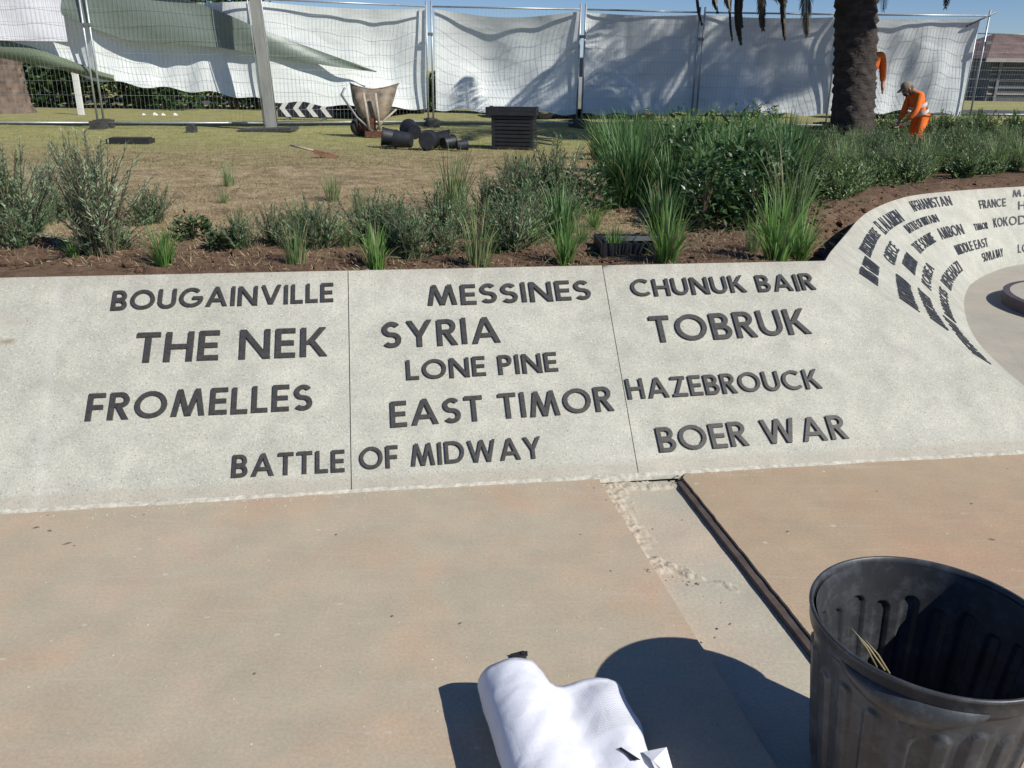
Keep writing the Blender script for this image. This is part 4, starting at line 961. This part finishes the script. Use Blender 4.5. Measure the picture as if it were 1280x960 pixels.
# ------------------------------------------------------------------ palms
def frond_mesh(L, droop, seed, mat, a0=.95, ll0=.50):
    rd = random.Random(seed); m = MB(); N = 34; pts = []
    for i in range(N+1):
        f = i/N; ang = a0-droop*f**(.8 if a0 == .95 else 1); 
        if i == 0: p = Vector((0, 0, 0))
        else: p = pts[-1]+Vector((math.cos(ang), 0, math.sin(ang)))*L/N
        pts.append(p)
    m.tube(pts, [.03*(1-.9*i/N)+.004 for i in range(N+1)], 5)
    for i in range(4, N+1):
        for s_ in (-1, 1):
            for q in (0, .5):
                f = (i+q*.9)/N; p = pts[min(i, N)].lerp(pts[min(i+1, N)], q); tn = (pts[min(i+1, N)]-pts[i-1]).normalized()
                ll = (ll0*math.sin(PI*min(1, f*1.02))**.5+.06)*(.85+.3*rd.random()); sd = Vector((0, s_, 0)); dr = (tn*.75+sd*.8+Vector((0, 0, -.28-.25*rd.random()))).normalized()
                a = p; b = p+dr*ll*.5; c = p+dr*ll+Vector((0, 0, -.12*ll)); w = tn.cross(dr).normalized()*.0; wd = dr.cross(Vector((0, 0, 1))).normalized()*.018
                m.add([a-wd*.6, a+wd*.6, b+wd, b-wd, c], [(0, 1, 2, 3), (3, 2, 4)])
    return m.mesh('frond', mat, False)
FR = [frond_mesh(3.4, 1.9, 1, M['frond']), frond_mesh(3.2, 2.5, 2, M['frond']), frond_mesh(3.0, 3.1, 3, M['deadfrond']),
      frond_mesh(3.6, 2.0, 4, M['hangfrond'], .2, .26), frond_mesh(3.1, 1.4, 5, M['hangfrond'], -.3, .22), frond_mesh(2.75, .9, 6, M['hangfrond'], -.8, .20)]
def palm(loc, H, r, label, seed, nf=30, extra=(), bark='bark'):
    rd = random.Random(seed); t = thing('palm_tree', label, 'palm tree', loc, 0, 'palms along the fence'); m = MB(); rows = []
    nz = int(H/.045)
    for i in range(nz+1):
        z = -.1+(H+.1)*i/nz; row = []
        rr = r*(1+.30*math.exp(-max(z, 0)/.22))*(1-.06*z/H)
        for j in range(41):
            a = 2*PI*j/40; sc = (i % 3)/3; k = .025*math.sin(a*9+(PI if (i//3) % 2 else 0))*(1-sc)+.02*(1-sc)+.012*math.sin(a*3+z*2.3)
            k += rd.uniform(-.008, .008) if j < 40 else 0
            row.append(((rr+k)*math.cos(a), (rr+k)*math.sin(a), z))
        row[-1] = row[0]; rows.append(row)
    m.grid(rows, flip=False); m.build('trunk', M[bark], t)
    for i in range(nf):
        tier = i/nf; az = i*2.399+rd.uniform(-.2, .2); fm = FR[0] if tier < .45 else FR[1] if tier < .8 else FR[2]
        o = link('frond', fm, t, (.15*math.cos(az), .15*math.sin(az), H-.25*tier+.1)); o.rotation_euler = (rd.uniform(-.15, .15), .35*tier*2-.3, az); o.scale = (rd.uniform(.9, 1.1),)*3
    for az, fi, z, sc in extra:
        tilt = 0; o = link('frond', FR[fi], t, (.28*math.cos(az), .28*math.sin(az), z)); o.rotation_euler = (0, tilt, az); o.scale = (sc,)*3
    return t
g = gp(1064, 184, GZ)
pt_ = palm((g.x, g.y, GZ), 4.45, .295, 'palm tree with thick dark trunk standing right of centre by the fence', 1, 34,
     [(PI-.10, 3, 4.35, 1.0), (PI+.30, 3, 4.30, .93), (PI+.12, 4, 4.30, 1.04), (PI-.35, 4, 4.35, 1.0), (PI+.05, 5, 4.35, 1.02), (PI+.55, 5, 4.3, 1.0), (PI-.05, 3, 4.45, .86), (PI+.2, 3, 4.4, .97), (PI-.22, 4, 4.4, 1.05), (PI+.42, 4, 4.35, 1.0), (PI+.0, 4, 4.4, .98), (.35, 4, 4.35, .98), (.1, 3, 4.4, 1.0), (.8, 5, 4.3, .9)])
pt_.rotation_euler = (0, -.115, 0)
palm((10.3, 13.6, GZ), 8.0, .33, 'tall palm tree out of frame at right casting shade on the tarpaulin', 2, 40)
g = at(18, 21, GZ)
palm((g.x, g.y, GZ), 5.5, .42, 'palm tree with broad rough brown base behind the fence at far left', 3, 30, (), 'bark2')
g = at(-45, 22.5, GZ)
palm((g.x+1.6, g.y, GZ), 5.0, .16, 'slender brown palm trunk beside the broad one at far left', 4, 16, (), 'bark2')

# ------------------------------------------------------------------ background: hedge, cars, building
def leafcloud(m, rd, c, r, n, s):
    for _ in range(n):
        while True:
            p = Vector((rd.uniform(-1, 1), rd.uniform(-1, 1), rd.uniform(-1, 1)))
            if .25 < p.length < 1: break
        p = Vector((p.x*r[0], p.y*r[1], p.z*r[2]))+Vector(c); a = Vector((rd.gauss(0, 1), rd.gauss(0, 1), rd.gauss(0, .6))).normalized(); b = a.cross(Vector((rd.gauss(0, 1), rd.gauss(0, 1), rd.gauss(0, 1)))).normalized()
        q = s*rd.uniform(.6, 1.3); m.add([p-a*q, p-b*q*.45, p+a*q, p+b*q*.45], [(0, 1, 2, 3)])
def bush(name, lb, cat, loc, r, n, s, mat, seed, group=None, trunkh=0):
    rd = random.Random(seed); t = thing(name, lb, cat, loc, 0, group); m = MB()
    for k in range(max(4, int(n/350))): 
        cc_ = (rd.uniform(-.7, .7)*r[0], rd.uniform(-.6, .6)*r[1], trunkh+r[2]*((.25+1.15*((k*.618) % 1)) if not trunkh else (.9+rd.uniform(-.6, .5))))
        leafcloud(m, rd, cc_, (r[0]*.45, r[1]*.55, r[2]*.5), 350, s)
    m.build('crown' if trunkh else 'foliage', mat, t, smooth=False)
    m = MB()
    for k in range(4): m.tube([(rd.uniform(-.3, .3)*r[0]*.3, 0, -.1), (rd.uniform(-.5, .5)*r[0]*.6, rd.uniform(-.3, .3)*r[1], trunkh+r[2])], [.05+.05*trunkh, .02], 6)
    m.build('trunk' if trunkh else 'stem', M['stem'], t)
    return t
hl = ['at the far left edge', 'behind the white post', 'left of the grey column', 'right of the grey column', 'above the chevron board', 'behind the wheelbarrow', 'behind the pots and crates', 'behind the shaded tarpaulin', 'left of the palm trunk', 'behind the kneeling worker']
for i, u in enumerate([-60, 60, 180, 300, 415, 560, 680, 800, 930, 1110]):
    tall = i < 4; p = at(u, 24.0+(.5*(i % 2)), GZ)
    bush('hedge', 'dense green hedge beyond the fence '+hl[i], 'hedge', p, (1.7, .8, 1.55 if tall else .62), 7000 if tall else 3500, .10, M['l_hedge'], 50+i, 'hedges beyond the fence')
for i, (u, D, z) in enumerate([(-80, 30, 3.0), (130, 29, 2.6), (300, 31, 2.2)]):
    bush('tree', 'leafy dark tree beyond the hedge '+['at far left', 'behind the turned tarpaulin flap', 'behind the top of the grey column'][i], 'tree', at(u, D, GZ), (2.6, 2., 1.7), 5200, .13, M['l_hedge'], 80+i, 'trees beyond the hedge', z-1.4)
def car(loc, rz, paint, lb):
    t = thing('parked_car', lb, 'car', loc, rz, 'cars parked beyond the fence'); m = MB()
    secs = []; prof = [(-2.1, .35, .62), (-2.05, .30, .80), (-1.2, .25, .92), (-.6, .25, .98), (.9, .25, .98), (1.6, .25, .95), (2.05, .30, .86), (2.12, .38, .6)]
    for x, z0, z1 in prof:
        w = .86-.12*(abs(x)/2.1)**4; secs.append([(x, -w*.94, z0), (x, -w, z0+.15), (x, -w, (z0+z1)/2+.05), (x, -w*.93, z1), (x, 0, z1+.03), (x, w*.93, z1), (x, w, (z0+z1)/2+.05), (x, w, z0+.15), (x, w*.94, z0), (x, 0, z0), (x, -w*.94, z0)])
    m.grid(secs); m.add(secs[0][:-1], [tuple(range(10))]); m.add(secs[-1][:-1], [tuple(range(10))[::-1]])
    m.build('body', paint, t, angle=40)
    m = MB(); cab = [(-1.05, .96, .80), (-.45, 1.40, .66), (.2, 1.47, .66), (1.0, 1.42, .64), (1.75, .96, .78)]
    top = [[(x, -w, z), (x, 0, z+.02), (x, w, z)] for x, z, w in cab[1:-1]]; m.grid(top, flip=True); m.build('roof', paint, t)
    m = MB(); a = cab
    for s_ in (-1, 1):
        m.add([(a[0][0], s_*a[0][2], a[0][1]), (a[4][0], s_*a[4][2], a[4][1]), (a[3][0], s_*a[3][2], a[3][1]), (a[2][0], s_*a[2][2], a[2][1]), (a[1][0], s_*a[1][2], a[1][1])], [(0, 1, 2, 3, 4)])
    m.add([(a[0][0], -.8, .96), (a[0][0], .8, .96), (a[1][0], .66, 1.40), (a[1][0], -.66, 1.40)], [(0, 1, 2, 3)]); m.add([(a[4][0], -.78, .96), (a[4][0], .78, .96), (a[3][0], .64, 1.42), (a[3][0], -.64, 1.42)], [(3, 2, 1, 0)])
    m.build('window', M['glass'], t, smooth=False)
    for x in (-1.3, 1.3):
        for s_ in (-1, 1):
            m = MB(); m.lathe([(.0, -.1), (.26, -.1), (.31, -.07), (.31, .07), (.26, .1), (0, .1)], 20); o = m.build('wheel', M['rubber'], t, angle=40); o.location = (x, s_*.76, .31); o.rotation_euler = (PI/2, 0, 0)
            m = MB(); m.lathe([(0, .012), (.18, .0), (.19, -.02)], 16); r = m.build('rim', M['steel'], o); r.location = (0, 0, .1 if s_ < 0 else -.1); r.rotation_euler = (0 if s_ < 0 else PI, 0, 0)
    for s_ in (-1, 1):
        m = MB(); ellipsoid(m, (-2.0, s_*.58, .66), (.10, .17, .07), n=10, k=6); m.build('headlight', M['lamp'], t)
        m = MB(); ellipsoid(m, (2.03, s_*.62, .72), (.08, .13, .08), n=10, k=6); m.build('tail_light', M['red'], t)
    return t
car(at(470, 22.2, GZ), 1.35, M['carb'], 'blue car parked beyond the fence behind the wheelbarrow')
car(at(735, 22.3, GZ), .15, M['carg'], 'silver car parked beyond the fence right of the crates')
for i, (u, sz) in enumerate([(183, .04), (197, .065), (207, .05), (222, .06)]):
    m = MB(); blob(m, (0, 0, 0), sz, random.Random(i), 1.); o_ = m.build('pale_stone', M['white'], smooth=False); o_.location = at(u, 20.8, GZ)
    tag(o_, ['leftmost', 'second from left', 'third from left', 'rightmost'][i]+' of four pale stones at the hedge foot left of the grey column', 'stone', 'pale stones at the hedge foot')
# building at far right
bl = at(1300, 46, GZ); bd = thing('building', 'long low building with brown roof and dark slatted front at right', 'building', (bl.x+7.2, bl.y+3, GZ))
m = MB(); m.box((0, 0, .95), (11.0, 4, .95)); m.build('wall', M['bwall'], bd, smooth=False)
m = MB(); m.add([(-11.6, -4.6, 2.0), (11.6, -4.6, 2.0), (11.6, 4.6, 2.0), (-11.6, 4.6, 2.0), (-9.0, 0, 3.35), (8, 0, 3.55)], [(0, 1, 5, 4), (1, 2, 5), (2, 3, 4, 5), (3, 0, 4), (3, 2, 1, 0)]); m.build('roof', M['roof'], bd, smooth=False)
m = MB(); m.box((0, -4.63, 1.93), (11.65, .05, .09)); m.build('fascia', M['bband'], bd, smooth=False)
for k in range(5):
    m = MB(); m.box((0, -4.06, .35+.31*k), (11.0, .03, .035)); m.build('rail', M['bband'] if k % 2 == 0 else M['dsteel'], bd, smooth=False)
for k in range(9):
    m = MB(); m.box((-10.6+2.65*k, -4.1, .95), (.06, .06, .95)); m.build('pillar', M['dsteel'], bd, smooth=False)
# road beyond the hedge
m = MB(); m.add([(-200, 27.2, .645), (200, 27.2, .645), (200, 31.6, .645), (-200, 31.6, .645)], [(0, 1, 2, 3)])
M['asph'] = simple('asphalt', (.07, .07, .072), .9, .2, 30); tag(m.build('road', M['asph'], smooth=False), kind='structure')

# ------------------------------------------------------------------ plants
def blade(m, p, az, L, lean, w, nseg=6, curl=1.0, tw=0.):
    d = Vector((math.cos(az), math.sin(az), 0)); sd = Vector((-math.sin(az+tw), math.cos(az+tw), 0)); L1 = []; L2 = []; q = Vector(p); a = lean*.35
    for i in range(nseg+1):
        f = i/nseg; ww = w*(1-.25*f-.72*f**3)*.5; L1.append(q-sd*ww); L2.append(q+sd*ww)
        ang = PI/2-(a+curl*lean*f**1.6*1.25); q = q+(d*math.cos(ang)+Vector((0, 0, 1))*math.sin(ang))*L/nseg
    m.grid([L1, L2])
def tuft_mesh(name, n, L, w, spread, base, mat, seed, curl=1., dry=.10):
    rd = random.Random(seed); m = MB()
    for _ in range(n):
        az = rd.uniform(0, 2*PI); r = base*math.sqrt(rd.random()); 
        blade(m, (r*math.cos(az), r*math.sin(az), -.02), az+rd.gauss(0, .4), L*rd.uniform(.5, 1.08), abs(rd.gauss(0, spread))*rd.choice((1, 1, 1.5))+.04, w*rd.uniform(.7, 1.2), 7, curl*rd.uniform(.7, 1.3), rd.uniform(-.6, .6))
        if rd.random() < dry: m.mi[-7:] = [1]*7
    return m.mesh(name, [mat, M['l_dry']])
def needle_shrub(name, nst, H, R_, leafL, leafW, mat, seed, lean=.35, dens=30, lo=.12):
    rd = random.Random(seed); ms = MB(); ml = MB()
    for _ in range(nst):
        az = rd.uniform(0, 2*PI); l0 = abs(rd.gauss(0, lean)); hh = H*rd.uniform(.5, 1.05); pts = []; q = Vector((rd.gauss(0, R_*.12), rd.gauss(0, R_*.12), -.02))
        for i in range(6):
            pts.append(q); a = l0*(.7+.3*i/5)+rd.gauss(0, .05); q = q+Vector((math.cos(az)*math.sin(a), math.sin(az)*math.sin(a), math.cos(a)))*hh/5
        ms.tube(pts, [.004, .004, .003, .003, .002, .001], 4, False)
        for k in range(dens):
            f = lo+(1-lo)*k/dens; i = min(4, int(f*5)); p = pts[i].lerp(pts[i+1], f*5-i); a = rd.uniform(0, 2*PI); up = (pts[i+1]-pts[i]).normalized()
            s_ = Vector((math.cos(a), math.sin(a), 0)); dr = (s_*rd.uniform(.6, 1.)+up*rd.uniform(.5, 1.1)).normalized(); wv = dr.cross(up).normalized()*leafW*.5; LL = leafL*rd.uniform(.6, 1.2)*(1.1-.4*f)
            ml.add([p, p+dr*LL*.5+wv, p+dr*LL, p+dr*LL*.5-wv], [(0, 1, 2, 3)])
    return ms.mesh('stem', M['stem'], False), ml.mesh('foliage', mat, False)
def broad_shrub(n, H, R_, leafL, leafW, mat, seed, fl=None):
    rd = random.Random(seed); ms = MB(); ml = MB(); 
    for s in range(9):
        az = rd.uniform(0, 2*PI); r = R_*rd.uniform(.2, .9); tip = Vector((r*math.cos(az), r*math.sin(az), H*rd.uniform(.6, 1.))); ms.tube([(0, 0, -.02), tip*.5+Vector((0, 0, .05)), tip], [.007, .005, .002], 5, False)
    for _ in range(n):
        a = rd.uniform(0, 2*PI); e = math.acos(1-rd.random()*1.0); rr = (.55+.45*rd.random()**.5)*(1+.2*math.sin(a*3+seed)+.15*math.sin(e*7+a*2))
        p = Vector((R_*rr*math.sin(e)*math.cos(a), R_*rr*math.sin(e)*math.sin(a), .03+H*rr*math.cos(e)*.95)); dr = (Vector((math.cos(a), math.sin(a), .2))+Vector((rd.gauss(0, .6), rd.gauss(0, .6), rd.gauss(.3, .6)))).normalized()
        wv = dr.cross(Vector((rd.gauss(0, .3), rd.gauss(0, .3), 1))).normalized()*leafW*.5; LL = leafL*rd.uniform(.6, 1.2); up = wv.cross(dr).normalized()*leafW*.12
        ml.add([p, p+dr*LL*.45+wv+up, p+dr*LL, p+dr*LL*.45-wv+up, p+dr*LL*.5-up*.5], [(0, 1, 4), (1, 2, 4), (2, 3, 4), (3, 0, 4)], 1 if fl and rd.random() < fl else 0)
    return ms.mesh('stem', M['stem'], False), ml.mesh('foliage', [mat, M['l_lime']], False)
TUF = [tuft_mesh('tuft', 110, .40, .011, .55, .05, M['l_strap'], s, 1.1) for s in (1, 2, 3)]
TUFD = [tuft_mesh('tuftd', 150, .60, .015, .45, .09, M['l_dark'], s, 1.0, .03) for s in (4, 5, 6)]
TUFM = [tuft_mesh('tuftm', 95, .55, .009, .42, .09, M['l_wisp'], s, .9, .10) for s in (7, 8)]
SIL = [needle_shrub('sil', 105, .52, .22, .045, .0055, M['l_silver'], s, .42, 56, .04) for s in (11, 12)]
BLU = [needle_shrub('blu', 54, .32, .22, .042, .006, M['l_blue'], s, .55, 40, .03) for s in (13, 14, 15)]
LOW = [needle_shrub('low', 60, .26, .3, .045, .011, M['l_mid'], s, .8, 24, .05) for s in (16, 17)]
GLO = [broad_shrub(520, .42, .26, .075, .030, M['l_gloss'], s) for s in (21, 22)]
GLL = [broad_shrub(520, .46, .26, .065, .030, M['l_mid'], s, .10) for s in (23,)]
VIO = [broad_shrub(200, .16, .13, .07, .028, M['l_gloss'], s) for s in (25,)]
TOPW = [('BOUGAINVILLE', .308, 1.328), ('MESSINES', 1.785, 2.614), ('CHUNUK BAIR', 2.830, 3.836)]
used_lb = {}
ORD = ['', 'second ', 'third ']
def above(x, y):
    uu = (Vector((x, y, 0))-b0).dot(eu); best = None
    for w_, a, b in TOPW:
        lay, wd = layout(w_)
        for ch, xx in lay:
            c_ = a+(xx+G[ch][0]/2)*(b-a)/wd; k_ = sum(1 for c2, x2 in lay if c2 == ch and x2 < xx)
            if best is None or abs(c_-uu) < best[0]: best = (abs(c_-uu), ORD[min(k_, 2)]+ch+' of '+w_, c_)
    d = uu-best[2]
    return ('above the ' if abs(d) < .08 else 'just right of the ' if 0 < d < .45 else 'just left of the ' if -.45 < d < 0 else 'well left of the ' if d < 0 else 'well right of the ')+best[1]
def plant(kind, u, v, hpx, label=None, group=None, i=0, xy=None, sc=None, cat=None):
    if xy is None:
        g = gp(u, v, .66); z = gz(g.x, g.y)
        if abs(z-.66) > .15: z = .62
        dist = math.hypot(g.y, 1.0); sc = hpx/F*dist*1.08
    else: g = Vector((xy[0], xy[1], 0)); z = gz(*xy)
    rz = random.uniform(0, 6.28)
    if label and '{}' in label:
        row = 'at the wall top' if v > 318 else 'one row back' if v > 295 else 'far back in the bed'
        label = label.format(above(g.x, g.y)+' '+row); k_ = used_lb.get(label, 0); used_lb[label] = k_+1
        if k_: label = ['', 'taller', 'smallest', 'last'][min(k_, 3)]+' '+label.replace(' in the bed', '')
    spec = {'tuft': (TUF, .36, 'strappy_plant'), 'dark': (TUFD, .52, 'strappy_plant'), 'mid': (TUFM, .50, 'strappy_plant'), 'silver': (SIL, .50, 'silver_shrub'), 'blue': (BLU, .25, 'low_shrub'), 'low': (LOW, .22, 'low_shrub'), 'gloss': (GLO, .42, 'leafy_shrub'), 'lime': (GLL, .46, 'leafy_shrub'), 'small': (VIO, .16, 'leafy_shrub')}[kind]
    pr_ = spec[0][i % len(spec[0])]; s_ = sc/spec[1] if xy is None else sc
    cat = cat or ('plant' if 'strappy' in spec[2] else 'shrub')
    if isinstance(pr_, tuple):
        t = thing(spec[2], label, cat, (g.x, g.y, z-.01), rz, group); t.scale = (s_,)*3
        link('stem', pr_[0], t); link('foliage', pr_[1], t)
    else:
        t = link(spec[2], pr_, None, (g.x, g.y, z-.01), (0, 0, rz), s_); tag(t, label, cat, group)
    return t
near = [
 ('silver', 128, 330, 130, 'tall silver-green shrub with fine leaves, left of the bright strappy tuft'), ('silver', 25, 318, 112, 'silver-green bushy shrub cut by the left edge of the photo'),
 ('silver', 62, 262, 62, 'silver-green shrub peeping up behind the leftmost shrub'), ('silver', -50, 305, 110, 'silver-green shrub just outside the left edge'),
 ('blue', 30, 326, 40, 'low dark green shrub at the foot of the leftmost silver shrub'), ('blue', 150, 325, 40, 'low green growth at the foot of the tall silver shrub'),
 ('tuft', 207, 338, 52, 'bright green strappy tuft right beside the tall silver shrub'), ('small', 244, 308, 24, 'small dark leafy plant right of the bright strappy tuft'), ('small', 282, 318, 20, 'little dark creeping plant left of the grassy clump'),
 ('tuft', 95, 334, 26, 'short yellow-green tuft at the foot of the tall silver shrub'), ('blue', 300, 318, 40, 'low blue-green shrub left of the upright grassy clump'), ('blue', 345, 312, 40, 'low blue-green shrub behind the upright grassy clump'),
 ('mid', 370, 336, 55, 'upright grassy clump at the wall top under the grey column'), ('mid', 372, 290, 48, 'grassy clump standing behind the upright one'), ('blue', 405, 318, 46, 'blue-green spreading shrub above the word BOUGAINVILLE'),
 ('mid', 448, 270, 36, 'thin wispy tuft on the dry grass above the first joint'), ('tuft', 470, 338, 58, 'bright arching strappy tuft just right of the first joint'), ('blue', 462, 306, 52, 'spreading green shrub behind the arching tuft'),
 ('blue', 515, 326, 50, 'grey-green feathery shrub above the word MESSINES'), ('blue', 548, 300, 56, 'mid green shrub left of the tall grassy clump'), ('mid', 598, 334, 70, 'tall fine grassy clump at the wall top in the middle'),
 ('mid', 566, 262, 72, 'loose grassy clump on the dry grass below the pots'), ('mid', 602, 300, 60, 'grassy clump behind the tall fine one'), ('blue', 640, 316, 56, 'bushy green shrub right of the tall fine clump'), ('blue', 655, 270, 66, 'feathery blue-green shrub in front of the crates'),
 ('blue', 690, 250, 60, 'feathery shrub right of the crates'), ('tuft', 706, 330, 56, 'stiff strappy tuft left of the sunken black tray'), ('dark', 700, 300, 60, 'dark strappy plant above the second joint'), ('blue', 610, 268, 40, 'low grey shrub behind the tall fine clump'),
 ('tuft', 832, 334, 78, 'bright arching strappy plant right of the sunken black tray'), ('dark', 826, 300, 64, 'dark strappy plant behind the bright arching one'), ('tuft', 968, 332, 86, 'large bright strappy plant above the words CHUNUK BAIR'),
 ('tuft', 1000, 312, 66, 'bright strappy plant leaning over the large one'), ('mid', 985, 290, 90, 'tall fine strappy plant behind the large bright one'), ('mid', 940, 318, 46, 'fine grassy tuft left of the large bright plant'),
 ('gloss', 735, 262, 50, 'dark glossy shrub at the left end of the dense planting'), ('gloss', 880, 272, 70, 'dark glossy leafy shrub in the middle of the planting'), ('gloss', 925, 262, 78, 'dark glossy leafy shrub behind the large bright plant'), ('gloss', 858, 225, 62, 'tall dark glossy shrub in the dense planting'),
 ('lime', 915, 210, 54, 'leafy shrub with lime green new leaves'), ('lime', 893, 178, 30, 'leafy shrub with yellow-green tips near the tarpaulin'), ('lime', 955, 190, 42, 'broad leafy shrub with pale tips left of the palm')]
for i, (k, u, v, h, lb) in enumerate(near): plant(k, u, v, h, lb, 'plants in the garden bed', i)
rd = random.Random(21)
def mass(kind, cnt, u0, u1, v0, v1, h0, h1, lb, grp, avoid=None):
    for i in range(cnt):
        u, v = rd.uniform(u0, u1), v0+(v1-v0)*rd.random()
        if avoid and avoid(u, v): continue
        g = gp(u, v, .66)
        plant(kind, u, v, rd.uniform(h0, h1)*(v-97)/(v1-97), lb, grp, i)
mass('dark', 38, 745, 985, 192, 262, 62, 92, 'dark strappy plant among the dense tall planting right of the crates', 'dark strappy plants in the dense planting')
mass('gloss', 12, 840, 985, 205, 285, 60, 80, 'dark glossy shrub among the dense planting left of the palm', 'glossy shrubs in the dense planting')
mass('lime', 9, 780, 1000, 176, 200, 36, 50, 'leafy green shrub at the back of the planting before the tarpaulin', 'leafy shrubs at the back of the planting')
mass('mid', 24, 750, 1010, 180, 220, 44, 64, 'fine grassy plant at the back of the dense planting', 'fine grasses in the dense planting')
edgef = lambda u, v: v > float(np.interp(u, [980, 1030, 1060, 1110, 1160, 1290], [285, 268, 252, 232, 228, 222]))
mass('low', 120, 985, 1330, 172, 262, 26, 42, 'low green groundcover shrub in the bed behind the curved wall', 'low shrubs behind the curved wall', edgef)
mass('blue', 70, 985, 1330, 172, 250, 30, 46, 'low blue-green shrub in the bed behind the curved wall', 'blue-green shrubs behind the curved wall', edgef)
mass('mid', 40, 985, 1330, 170, 250, 30, 60, 'fine grassy tuft scattered in the bed behind the curved wall', 'grassy tufts behind the curved wall', edgef)
mass('low', 20, 1090, 1360, 163, 172, 18, 30, 'green shrub along the fence foot right of the palm', 'shrubs along the fence foot')
mass('blue', 6, 620, 740, 225, 300, 36, 52, 'feathery blue-green shrub {}', 'feathery shrubs near the crates')
mass('blue', 9, -30, 200, 235, 325, 34, 60, 'grey-green feathery shrub {}', 'feathery shrubs at the left end')
mass('blue', 10, 270, 720, 285, 326, 30, 54, 'spreading blue-green shrub {}', 'spreading shrubs along the wall top')
mass('mid', 14, 200, 760, 235, 322, 26, 60, 'wispy pale grass clump {}', 'wispy grass clumps in the bed')
mass('tuft', 10, 560, 780, 240, 322, 28, 44, 'small bright tuft {}', 'small tufts in the bed')

# ------------------------------------------------------------------ uncountable cover: grass, straw, mulch
def scatter(name, n, area, fn, mats, lb, cat, smooth=False):
    m = MB(); rdl = random.Random(hash(name) % 1000 if False else len(name)*13)
    for _ in range(n): fn(m, rdl, *area(rdl))
    return tag(m.build(name, mats, smooth=smooth), lb, cat, kind='stuff')
def gblade(L, w, flat=.5):
    def f(m, r, x, y):
        z = gz(x, y); a = r.uniform(0, 6.28); ll = L*r.uniform(.4, 1.2); t = r.uniform(0, flat); d = Vector((math.cos(a)*math.sin(t), math.sin(a)*math.sin(t), math.cos(t)))*ll; s = Vector((-math.sin(a+r.uniform(-1, 1)), math.cos(a), 0))*w*.5; p = Vector((x, y, z-.006))
        m.add([p-s, p+s, p+d*.6+Vector((0, 0, .1*ll)), p+d], [(0, 1, 2), (1, 3, 2)])
    return f
def area_px(u0, u1, v0, v1, ok=None):
    def f(r):
        while True:
            u, v = r.uniform(u0, u1), v0+(v1-v0)*r.random(); g = gp(u, v, .64)
            if ok is None or ok(u, v, g): return g.x, g.y
    return f
left = lambda u, v, g: g.x < 1.0+(g.y-5)*.22+.5*math.sin(g.y*2)
scatter('lawn_grass', 26000, area_px(-60, 800, 150, 212, left), gblade(.05, .007, 1.0), M['grass'], 'short green lawn grass in front of the fence', 'grass')
scatter('lawn_grass_patch', 5000, area_px(-60, 760, 205, 245, left), gblade(.035, .006, 1.2), M['grass'], 'sparse green grass mixed through the dry turf', 'grass')
scatter('dry_grass', 34000, area_px(-60, 860, 190, 322, lambda u, v, g: left(u, v, g) and v < 322-.02*u), gblade(.045, .0045, 1.55), M['straw'], 'dry straw coloured turf between lawn and bed', 'dry grass')
scatter('bed_litter', 9000, area_px(-40, 1180, 245, 335, lambda u, v, g: inside_ok(g.x, g.y)), gblade(.05, .004, 1.57), M['straw'], 'scattered straw and dead blades on the bed soil', 'litter') if False else None
def in_bed(x, y):
    yb_ = float(np.interp(x, ex[:, 0], ex[:, 1])); return y > yb_+.06
m = MB(); rdl = random.Random(77); cnt = 0
while cnt < 5200:
    u, v = rdl.uniform(-40, 1290), rdl.uniform(225, 346); g = gp(u, v, .66)
    if not in_bed(g.x, g.y) or (g.x < .8 and g.y > 5.6+.157*g.x): 
        if rdl.random() > .02: continue
        if not in_bed(g.x, g.y): continue
    z = gz(g.x, g.y)
    if z < .4: z = .5
    blob(m, (g.x, g.y, z-.004), rdl.uniform(.004, .016)*(1+1.5*(rdl.random() < .05)), rdl, .8); cnt += 1
tag(m.build('soil_clods', M['clod'], smooth=False), 'reddish brown soil clods and mulch covering the bed', 'soil', kind='stuff')
m = MB(); cnt = 0
fb = gblade(.05, .004, 1.57)
while cnt < 7000:
    u, v = rdl.uniform(-40, 1200), rdl.uniform(235, 344); g = gp(u, v, .66)
    if in_bed(g.x, g.y): fb(m, rdl, g.x, g.y); cnt += 1
tag(m.build('straw_litter', M['straw'], smooth=False), 'thin dead straw scattered on the bed soil', 'litter', kind='stuff')
print('objects', len(bpy.data.objects))
